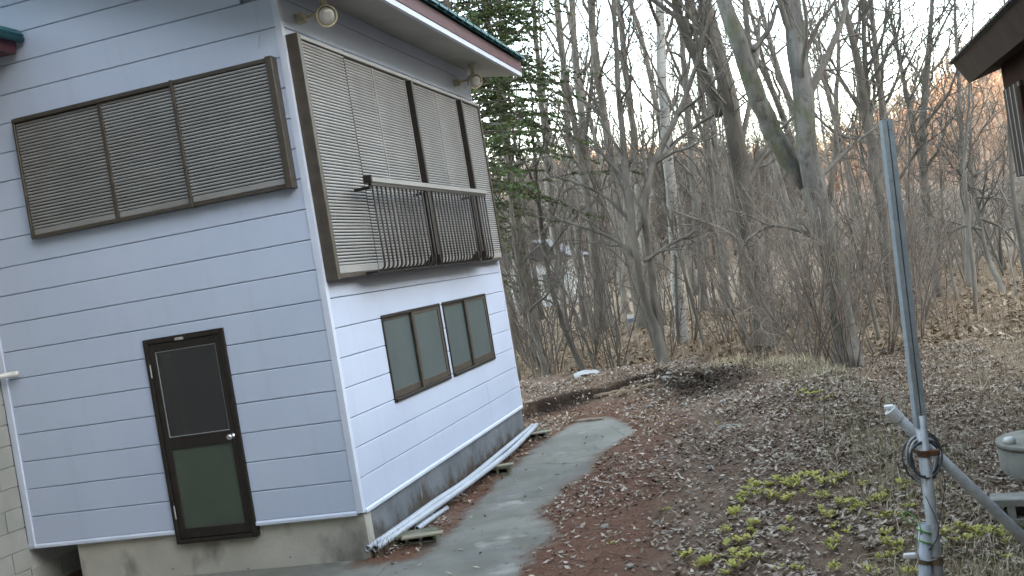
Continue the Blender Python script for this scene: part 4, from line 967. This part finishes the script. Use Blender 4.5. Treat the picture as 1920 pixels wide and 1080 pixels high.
def finish_tree(g, name, label, group, loc, mats, parent_group=None, cat='tree'):
    o = tag(empty(name, loc), label, cat, group)
    me = [g.trunk.mesh('trunk', mats[0], True), g.br.mesh('limbs', mats[1], True), g.tw.mesh('twigs', mats[2], False)]
    off = -np.array(loc)
    for nm, m_ in zip(('trunk', 'limbs', 'crown'), me):
        if len(m_.vertices) == 0: continue
        m_.transform(Matrix.Translation(Vector(off))); p_ = link_mesh(nm, m_, o)
        if nm == 'crown': p_['kind'] = 'stuff'
    return o
def resample(P, r, n):
    P = np.array(P, float); t = np.concatenate([[0], np.cumsum(np.linalg.norm(np.diff(P, axis=0), axis=1))]); T = np.linspace(0, t[-1], n)
    Q = np.stack([np.interp(T, t, P[:, i]) for i in range(3)], 1)
    for _ in range(2): Q[1:-1] = (Q[:-2]+2*Q[1:-1]+Q[2:])/4
    return Q, np.interp(T, t, r)
def traced(seed, stems, depth, name, label, mats, dens=1.0, limbs=(), low=.15, thin=1.0, k=10, group=None):
    """trunk lines read off the photograph, set at the distance where the foot meets the ground"""
    g = Grower(seed); base = None
    for si, st in enumerate(stems):
        P = [at(u, v, depth+.25*math.sin(i*.9+si)) for i, (u, v, w_) in enumerate(st)]; r = [w_*depth/FPX/2 for _, _, w_ in st]
        if si == 0:
            h = hz(P[0][0], P[0][1]); base = np.array([P[0][0], P[0][1], h]); up = P[1]-P[0]
            P = [np.array([P[0][0]-up[0]*.1, P[0][1], h-.2]), np.array([P[0][0], P[0][1], h+.12])]+[p for p in P[1:] if p[2] > h+.3]
            r = [r[0]*1.25, r[0]*1.02]+[q for p, q in zip([at(u, v, depth) for u, v, _ in st][1:], r[1:]) if p[2] > h+.3]
            r = r[:len(P)]+[r[-1]]*(len(P)-len(r))
        Q, ra = resample(P, r, 26); Q[2:] += g.r.normal(0, .012, Q[2:].shape)*np.minimum(1, ra[2:, None]*12); ra = ra*(1+g.r.normal(0, .03, 26))
        g.trunk.tube(Q, ra, k)
        c = cfg_tree(dens*(1 if si == 0 else .8), low, thin)
        g.branches(Q, ra, 0, c)
    for lb in limbs:
        P = [at(u, v, depth-.1+.12*i) for i, (u, v, w_) in enumerate(lb)]; Q, ra = resample(P, [w_*depth/FPX/2 for _, _, w_ in lb], 14)
        g.br.tube(Q, ra, 6); c = cfg_tree(dens, .1, thin); g.branches(Q, ra, 1, c)
    return finish_tree(g, name, label, group, tuple(base), mats)
BK = (M['bark'], M['bark'], M['twig']); BG = (M['bark_grey'], M['bark_grey'], M['twig']); BM = (M['bark_mossy'], M['bark'], M['twig_red']); BI = (M['birch'], M['twig'], M['twig'])
traced(1, [[(1594,715,62),(1587,650,48),(1574,560,45),(1550,460,43),(1527,350,43),(1512,250,40),(1497,130,38),(1484,0,34),(1470,-150,28),(1450,-380,14)],
           [(1515,345,40),(1472,288,36),(1436,225,36),(1406,140,33),(1376,60,30),(1352,-10,27),(1310,-130,20),(1260,-330,9)]], 16.4, 'big_tree',
       'big grey forked tree with mossy foot just beyond the mound', BM, .8,
       [[(1512,185,18),(1545,120,14),(1580,40,11),(1592,-20,8)], [(1526,345,11),(1570,300,8),(1608,262,6),(1650,236,4),(1690,180,2)], [(1424,190,16),(1404,90,13),(1396,0,11),(1388,-120,7)], [(1412,95,11),(1445,52,9),(1456,10,6)], [(1548,460,9),(1500,430,8),(1440,420,6),(1395,455,4)], [(1565,520,8),(1520,560,7),(1480,600,5),(1455,650,4)]], low=.42)
traced(2, [[(1434,672,46),(1426,600,36),(1412,500,34),(1400,400,34),(1388,300,34),(1368,190,34),(1345,90,30),(1318,0,26),(1290,-120,20),(1262,-300,9)],
           [(1352,218,20),(1320,140,20),(1290,80,18),(1265,0,16),(1240,-130,9)]], 20.5, 'leaning_tree', 'dark trunked tree with twin leaning stems left of the big forked tree', BK, .85,
       [[(1335,78,12),(1300,52,11),(1268,32,10),(1225,0,9),(1175,-30,5)], [(1385,290,12),(1405,200,10),(1420,120,8),(1425,30,6)], [(1412,500,8),(1380,440,7),(1330,420,6),(1260,395,4)]], low=.3)
traced(3, [[(1281,658,27),(1275,600,22),(1269,520,21),(1263,430,20),(1256,340,20),(1248,240,19),(1241,120,18),(1236,0,16),(1228,-220,8)]], 24.5, 'birch_tree',
       'white barked birch standing among dark trunks', BI, .8, low=.35)
traced(4, [[(1247,694,25),(1241,650,22),(1226,604,18),(1206,560,15),(1194,500,14),(1186,430,14),(1180,380,13),(1168,270,12),(1158,150,11),(1150,0,9),(1140,-150,5)],
           [(1240,650,18),(1231,570,15),(1219,500,14),(1211,430,13),(1207,380,12),(1216,330,12),(1246,265,11),(1286,185,10),(1312,100,8),(1322,-20,5)]], 19.6, 'forked_tree',
       'slim dark tree forking low behind the earth bank', BK, .8, [[(1190,480,8),(1150,445,7),(1090,425,6),(1030,405,4)], [(1186,420,7),(1140,370,6),(1090,345,5),(1040,330,3)], [(1207,490,7),(1262,455,6),(1310,430,4)]], low=.3)
traced(5, [[(1027,714,13),(1006,640,11),(986,560,10),(969,470,9),(960,400,8),(950,290,5)]], 21, 'sapling', 'thin dark sapling leaning beside the far corner of the house', BK, .45, low=.3)
traced(6, [[(1092,694,13),(1067,640,11),(1042,570,10),(1022,480,9),(1010,380,8),(998,240,5)]], 22, 'sapling', 'thin crooked sapling behind the white sack', BK, .5, low=.3)
BGT = [([(1200,600,16),(1166,420,17),(1147,300,17),(1131,200,16),(1116,110,15),(1107,0,13),(1095,-170,7)], 31), ([(1132,560,15),(1112,400,15),(1093,250,15),(1079,110,13),(1071,0,11),(1060,-170,6)], 33),
       ([(1088,560,13),(1070,300,13),(1057,150,11),(1047,0,9),(1038,-120,5)], 36), ([(1325,600,15),(1302,350,15),(1293,250,13),(1281,100,11),(1271,-20,8)], 34),
       ([(1225,590,14),(1204,420,14),(1190,260,13),(1172,130,12),(1160,0,10),(1150,-140,6)], 38), ([(1370,620,15),(1352,430,15),(1340,280,14),(1330,120,11),(1322,-60,7)], 30), ([(1060,600,12),(1035,400,12),(1018,220,11),(1005,80,9),(998,-60,6)], 34)]
for i, (st, dp) in enumerate(BGT):
    traced(20+i, [st], dp, 'forest_tree', 'slender straight forest tree rising behind the birch and forked tree', BG if i % 2 else BK, .75, low=.3, k=8, thin=1.25, group='straight forest trees behind the birch')
traced(40, [[(1692,625,24),(1666,450,21),(1641,330,19),(1626,220,17),(1606,110,14),(1581,0,11),(1556,-140,6)], [(1650,370,13),(1632,250,12),(1622,120,10),(1618,0,7),(1612,-100,4)]], 22, 'thicket_tree', 'twiggy several-stemmed tree right of the big forked tree', BK, .78, low=.3, thin=1.1)
traced(41, [[(1712,600,19),(1692,450,17),(1671,330,15),(1657,220,14),(1643,110,11),(1630,-20,8)]], 24, 'thicket_tree', 'twiggy upright tree seen just behind the top of the pole', BK, .75, low=.3, thin=1.1)
traced(42, [[(1768,612,19),(1748,480,17),(1732,340,16),(1728,250,14),(1739,120,11),(1747,20,8),(1752,-80,4)], [(1735,330,11),(1712,240,10),(1690,130,8),(1668,20,5)]], 26, 'thicket_tree', 'forked twiggy tree standing between the pole and the brown house', BG, .75, low=.3, thin=1.2)
traced(43, [[(1828,610,12),(1816,450,11),(1806,330,10),(1799,200,8),(1792,60,6),(1787,-60,3)]], 27, 'thin_tree', 'very thin pale tree beside the eave of the brown house', BG, .8, low=.4, thin=1.1)
traced(44, [[(1895,640,10),(1868,560,9),(1850,480,9),(1832,380,8),(1818,300,6),(1822,240,4)]], 24, 'thin_tree', 'crooked thin tree with arching branches in front of the sunlit hill', BG, .8, [[(1840,430,6),(1810,420,5),(1775,440,4),(1750,480,3)], [(1838,410,6),(1880,425,5),(1912,470,4),(1930,520,3)], [(1830,370,5),(1880,372,4),(1925,385,3)], [(1826,330,5),(1870,300,4),(1905,260,3)]], low=.3, thin=1.1)

# generic bare trees, each copy its own thing with trunk, limbs and crown
TRAIT = {}
def generic(seed, h, r0, dens, thin):
    g = Grower(seed); P = g.path((0, 0, -.2), (g.r.normal(0, .05), g.r.normal(0, .05), 1), h, 16, .035, .02); ra = np.linspace(r0, r0*.15, 17); ra[0] *= 1.35
    g.trunk.tube(P, ra, 8); g.branches(P, ra, 0, cfg_tree(dens, .3, thin))
    if g.r.random() < .5:
        k = int(g.r.integers(4, 8)); Q = g.path(P[k], g.side_dir(np.array((0, 0, 1.)), .35), h*.6, 12, .04, .05); rb = np.linspace(ra[k]*.75, ra[k]*.12, 13); g.trunk.tube(Q, rb, 7); g.branches(Q, rb, 0, cfg_tree(dens*.7, .2, thin))
    fork = g.trunk.n > 17*8; g.desc = ('forked ' if fork else 'single-stemmed ')+('stout' if r0 > .135 else 'slim')
    TRAIT[id(g.trunk)] = g.desc; return [g.trunk, g.br, g.tw]
def copies(src, name, spots, mats, label, group, cat='tree', parts=('trunk', 'limbs', 'crown'), rs=None):
    meshes = [[m_.mesh(nm, mt, i == 0) if m_.n else None for i, (m_, nm, mt) in enumerate(zip(s_, parts, mats))] for s_ in src]
    rr_ = rs or random.Random(5)
    for i, (x, y) in enumerate(spots):
        o = empty(name, (x, y, hz(x, y))); s_ = rr_.uniform(.8, 1.2); o.scale = (s_, s_, s_*rr_.uniform(.9, 1.1)); o.rotation_euler = (rr_.uniform(-.06, .06), rr_.uniform(-.06, .06), rr_.uniform(0, 6.28))
        for nm, me in zip(parts, meshes[i % len(meshes)]):
            if me:
                p_ = link_mesh(nm, me, o)
                if nm in ('crown', 'twigs'): p_['kind'] = 'stuff'
        lb = TRAIT.get(id(src[i % len(src)][0]), '')+' '+label; lb = lb.strip()
        tag(o, lb, cat, group)
def spots_polar(n, d0, d1, px0, px1, seed, mind=1.2, extra=None):
    r = random.Random(seed); out = []; tries = 0
    while len(out) < n and tries < n*60:
        tries += 1; dpt = math.sqrt(r.uniform(d0*d0, d1*d1)); u = r.uniform(px0, px1); q = CAM+(CF+CR*(u-960)/FPX)*dpt
        x, y = float(q[0]), float(q[1])
        if inpoly(np.array([x]), np.array([y]), YARD)[0] or (x > 5.9 and y < 6.5) or x < -7 and y < 8: continue
        if any((x-a)**2+(y-b)**2 < mind*mind for a, b in out): continue
        out.append((x, y))
    return out
src = [generic(100+i, random.Random(i).uniform(11, 16), random.Random(i+50).uniform(.09, .17), .75, 1.05) for i in range(8)]
copies(src, 'forest_tree', spots_polar(17, 24, 48, 930, 1720, 3, 1.6), (M['bark'], M['bark'], M['twig']), 'bare grey-brown tree in the middle of the wood', 'bare trees in the middle of the wood')
src = [generic(130+i, random.Random(i+9).uniform(11, 17), random.Random(i+70).uniform(.10, .18), .6, 1.5) for i in range(6)]
copies(src, 'forest_tree', spots_polar(20, 48, 95, 920, 1640, 4, 2.2), (M['bark_grey'], M['bark_grey'], M['far_twig']), 'bare tree deep in the wood below the hill', 'bare trees deep in the wood')
# bare shrubs of the thicket
def shrub(seed, h, ns, spread, thin=1.0):
    g = Grower(seed)
    for q in range(ns):
        a = g.r.uniform(0, 6.28); d = (math.cos(a)*spread*g.r.uniform(.3, 1), math.sin(a)*spread*g.r.uniform(.3, 1), 1)
        P = g.path((math.cos(a)*.12, math.sin(a)*.12, -.1), d, h*g.r.uniform(.6, 1.15), 9, .10, .03); ra = np.linspace(.016*thin, .004*thin, 10); g.trunk.tube(P, ra, 5)
        g.branches(P, ra, 0, [dict(n=7, t0=.15, L=1.1, r=.008*thin, ang=(.3, .9), seg=5, w=.2, up=.05, rmin=.003*thin, k=3, rr=.8, twl=0), dict(n=4, t0=.2, L=.45, r=.0045*thin, ang=(.4, 1.0), seg=3, w=.25, up=.0, rmin=.0022*thin, k=3, rr=.8, twl=0)])
    TRAIT[id(g.trunk)] = ('tall ' if h > 3.4 else 'low ')+('spreading' if spread > .45 else 'upright'); return [g.trunk, g.tw]
rs = random.Random(12)
src = [shrub(200+i, rs.uniform(2.2, 4.6), rs.randint(6, 10), rs.uniform(.25, .6)) for i in range(7)]
near = spots_polar(4, 15.2, 17.5, 1440, 1700, 16, .6)+spots_polar(15, 17.2, 26, 1300, 1800, 6, 1.1)
copies(src, 'bare_shrub', near, (M['twig_red'], M['twig_red']), 'bare reddish-brown shrub in the thicket round the big forked tree', 'thicket shrubs round the big tree', 'shrub', ('stems', 'twigs'))
copies(src, 'bare_shrub', spots_polar(8, 19.5, 27, 960, 1290, 7, 1.2), (M['twig'], M['twig']), 'bare dark shrub between the trunks behind the earth bank', 'shrubs behind the earth bank', 'shrub', ('stems', 'twigs'))
src2 = [shrub(220+i, rs.uniform(2.4, 4.4), rs.randint(7, 11), rs.uniform(.3, .7), 1.7) for i in range(5)]
copies(src2, 'bare_shrub', spots_polar(30, 30, 60, 930, 2050, 8, 1.1), (M['far_twig'], M['far_twig']), 'bare shrub of the undergrowth deeper in the wood', 'undergrowth shrubs in the wood', 'shrub', ('stems', 'twigs'))
copies(src2, 'bare_shrub', spots_polar(16, 27, 42, 1640, 2020, 18, 1.2), (M['far_twig'], M['far_twig']), 'bare tan shrub at the edge of the clearing beyond the pole', 'shrubs at the edge of the clearing', 'shrub', ('stems', 'twigs'))
def sapling(seed, h, r0):
    g = Grower(seed); P = g.path((0, 0, -.15), (g.r.normal(0, .08), g.r.normal(0, .08), 1), h, 14, .05, .02); ra = np.linspace(r0, r0*.2, 15); g.trunk.tube(P, ra, 6)
    g.branches(P, ra, 0, [dict(n=13, t0=.22, L=1.5, r=.016, ang=(.35, .9), seg=6, w=.18, up=.06, rmin=.005, k=4, rr=.6, twl=0), dict(n=6, t0=.2, L=.6, r=.007, ang=(.4, 1.0), seg=4, w=.25, up=.0, rmin=.003, k=3, rr=.8, twl=0)])
    TRAIT[id(g.trunk)] = 'very thin' if r0 < .042 else 'thin'; return [g.trunk, g.tw]
src3 = [sapling(400+i, rs.uniform(3.8, 6.8), rs.uniform(.026, .06)) for i in range(8)]
copies(src3, 'sapling', spots_polar(15, 20, 36, 960, 1330, 21, .9), (M['bark'], M['twig']), 'upright bare sapling among the trunks behind the earth bank', 'saplings behind the earth bank', 'tree', ('trunk', 'twigs'))
copies(src3, 'sapling', spots_polar(22, 18, 34, 1300, 1930, 22, .9), (M['bark'], M['twig_red']), 'upright bare sapling in the thicket beyond the mound', 'saplings beyond the mound', 'tree', ('trunk', 'twigs'))
# ---- evergreen conifer behind the far corner of the house
def conifer(loc, h, seed, label, r0=1.9, low=2.2, big=1.0):
    g = Grower(seed); r = g.r; P = g.path((0, 0, -.2), (0, 0, 1), h, 14, .015, .01); ra = np.linspace(.13, .02, 15); g.trunk.tube(P, ra, 8)
    LV = []; LC = []
    for q in range(240):
        z = low+(h-low)*(q/240)**.95; f = z/h*14; i = min(int(f), 13); b = P[i]+(P[i+1]-P[i])*(f-i)
        a = r.uniform(0, 6.28); L = r0*(1.05-.8*z/h)*r.uniform(.6, 1.2)+.2; Q = g.path(b, (math.cos(a), math.sin(a), r.uniform(-.05, .35)), L, 7, .08, -.05); g.br.tube(Q, np.linspace(.018, .004, 8), 4, False)
        for t in np.linspace(.2, 1, 9):
            f2 = t*7; j = min(int(f2), 6); c = Q[j]+(Q[j+1]-Q[j])*(f2-j)
            if r.random() < .12: continue
            for s_ in range(2):
                d = unit(Q[min(j+1, 7)]-Q[j]); sd2 = unit(np.cross(d, (0, 0, 1.)))*(1 if s_ else -1); dd = unit(d*.8+sd2*r.uniform(.4, 1.1)+np.array((0, 0, r.uniform(-.45, .1)))); l = r.uniform(.14, .34)
                for e in np.linspace(.1, 1, 13 if big < 2 else 6):
                    cc_ = c+dd*l*e; w_ = unit(r.normal(size=3)); q2 = unit(np.cross(dd, w_)); sz = r.uniform(.022, .044)*big
                    LV.append([cc_-q2*sz*.5, cc_+dd*sz*1.6+q2*sz*.2, cc_+q2*sz*.9+dd*sz*.6]); LC.append(np.array((.062, .092, .040))*r.uniform(.5, 1.7)*np.array((r.uniform(.8, 1.4), 1, r.uniform(.6, 1.1))))
    LV = np.array(LV).reshape(-1, 3); LC = np.repeat(np.array(LC), 3, 0)
    o = tag(empty('conifer', loc), label, 'tree')
    link_mesh('trunk', g.trunk.mesh('trunk', M['bark'], True), o); link_mesh('limbs', g.br.mesh('limbs', M['twig']), o)
    tag(link_mesh('foliage', np_mesh('foliage', LV, np.arange(len(LV)).reshape(-1, 3), M['conifer_leaf'], {'tint': LC}), o), kind='stuff')
    return o
cq = at(955, 640, 20.5); conifer((cq[0], cq[1], hz(cq[0], cq[1])), 14, 5, 'tall evergreen conifer right behind the far corner of the house', 2.9, 4.0, 1.25)
cq = at(1000, 600, 25.0); conifer((cq[0], cq[1], hz(cq[0], cq[1])), 13, 12, 'slimmer evergreen conifer standing farther back beside the taller one', 2.0, 6.0, 1.3)
cq = at(900, 600, 24.0); conifer((cq[0], cq[1], hz(cq[0], cq[1])), 13.0, 8, 'evergreen conifer mostly hidden behind the house roof', 2.2, 2.5)
# ---- far wooded hills: a mass of bare trees
def hill_trees(n, x0, x1, y0, y1, hh, wd, label, pal, dens=None):
    X = rng.uniform(x0, x1, n); Y = rng.uniform(y0, y1, n)
    Z = H(X, Y)-.3; V = []; nb = 7; n = len(X)
    h = hh*rng.uniform(.6, 1.2, n); cols = np.array(pal)[rng.integers(0, len(pal), n)]*rng.uniform(.7, 1.3, n)[:, None]
    B = np.stack([X, Y, Z], 1); VV = []; CC = []
    tops = B+np.stack([rng.normal(0, .4, n), rng.normal(0, .4, n), h], 1)
    def tri(b, tp, w_):
        d = tp-b; s = np.cross(d, np.array([0., 1, 0])); s = s/(np.linalg.norm(s, axis=1)[:, None]+1e-9)*w_; s2 = np.cross(d, np.array([1., 0, 0])); s2 = s2/(np.linalg.norm(s2, axis=1)[:, None]+1e-9)*w_
        VV.append(np.stack([b-s, b+s, tp], 1)); VV.append(np.stack([b-s2, b+s2, tp], 1)); CC.append(np.repeat(cols, 3, 0)); CC.append(np.repeat(cols, 3, 0))
    tri(B, tops, wd)
    for q in range(16):
        f = rng.uniform(.2, .95, n)[:, None]; b = B+(tops-B)*f; a = rng.uniform(0, 6.28, n); l = h*rng.uniform(.12, .32, n)
        tri(b, b+np.stack([np.cos(a)*l*.7, np.sin(a)*l*.7, l*rng.uniform(.3, 1, n)], 1), wd*.55)
    V = np.concatenate(VV).reshape(-1, 3); Cc = np.concatenate(CC)
    return tag(link_mesh('far_wood', np_mesh('far_wood', V, np.arange(len(V)).reshape(-1, 3), M['straw'], {'tint': Cc})), label, 'wood', kind='stuff')
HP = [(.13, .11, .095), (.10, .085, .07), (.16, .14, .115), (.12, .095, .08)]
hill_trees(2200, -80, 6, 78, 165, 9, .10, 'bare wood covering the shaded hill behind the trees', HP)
hill_trees(3200, -60, 170, 190, 330, 9, .16, 'bare wood on the far sunlit hillside', [(.36, .24, .16), (.28, .19, .13), (.42, .29, .20)])  # sunlight on this hillside is partly put into the bright palette
# pale house glimpsed through the wood
hq = at(998, 490, 62); z = hz(hq[0], hq[1]); fh = tag(empty('far_house', (hq[0], hq[1], z)), 'pale house glimpsed through the trunks beside the house corner', 'house')
MB().box((-2.2, 0, 0), (2.2, 5, 2.9)).build('wall', M['house_pale'], fh); MB().prism([(-2.6, 2.8), (2.6, 2.8), (0, 4.2)], 1, -.4, 5.4).build('roof', M['roof_dark'], fh)
for xx in (-1.4, .5): MB().box((xx, -.05, 1.0), (xx+.9, -.002, 2.0)).build('window', M['frosted'], fh)
# ---- unseen building inferred behind the camera, added to shade the door wall
bh = tag(empty('unseen_rear_building', (1.5, -11.5, -.43)), 'unseen tan building with dark windows added to shade the door wall', 'building')
MB().box((-5.0, -3.2, -.3), (7.5, 3.1, 6.2)).build('wall', M['house_tan'], bh); MB().prism([(-3.6, 6.21), (3.55, 6.21), (0, 8.2)], 0, -5.5, 8.0).build('roof', M['roof_dark'], bh)
for xx in (-3.5, -.8, 4.6):
    f = MB().box((xx, 3.101, 3.6), (xx+1.6, 3.14, 4.8), .01).build('window', M['bronze'], bh); MB().box((xx+.06, 3.141, 3.66), (xx+1.54, 3.146, 4.74)).build('pane', M['frosted'], f)

# unseen evergreens, suggested by the needle litter, added to shade the door wall
src_c = conifer((-6.5, -16.5, hz(-6.5, -16.5)), 19, 31, 'unseen tall evergreen added behind the tan building for shade', 4.2, 2.0, 8.0); src_c['group'] = 'unseen evergreens added for shade'
for x, y, s_, rz in ((-2.5, -17.5, 1.05, 1.0), (1.5, -16.6, .95, 2.2), (5.0, -17.6, 1.0, 3.9), (-10.5, -15.5, 1.0, 5.1), (-.5, -21, 1.1, .4), (-14, -12, .95, 1.9), (-8.5, -20, 1.1, 3.3)):
    o = src_c.copy(); COL.objects.link(o); o.location = (x, y, hz(x, y)); o.rotation_euler = (0, 0, rz); o.scale = (s_, s_, s_)
    for ch in src_c.children:
        c = ch.copy(); COL.objects.link(c); c.parent = o
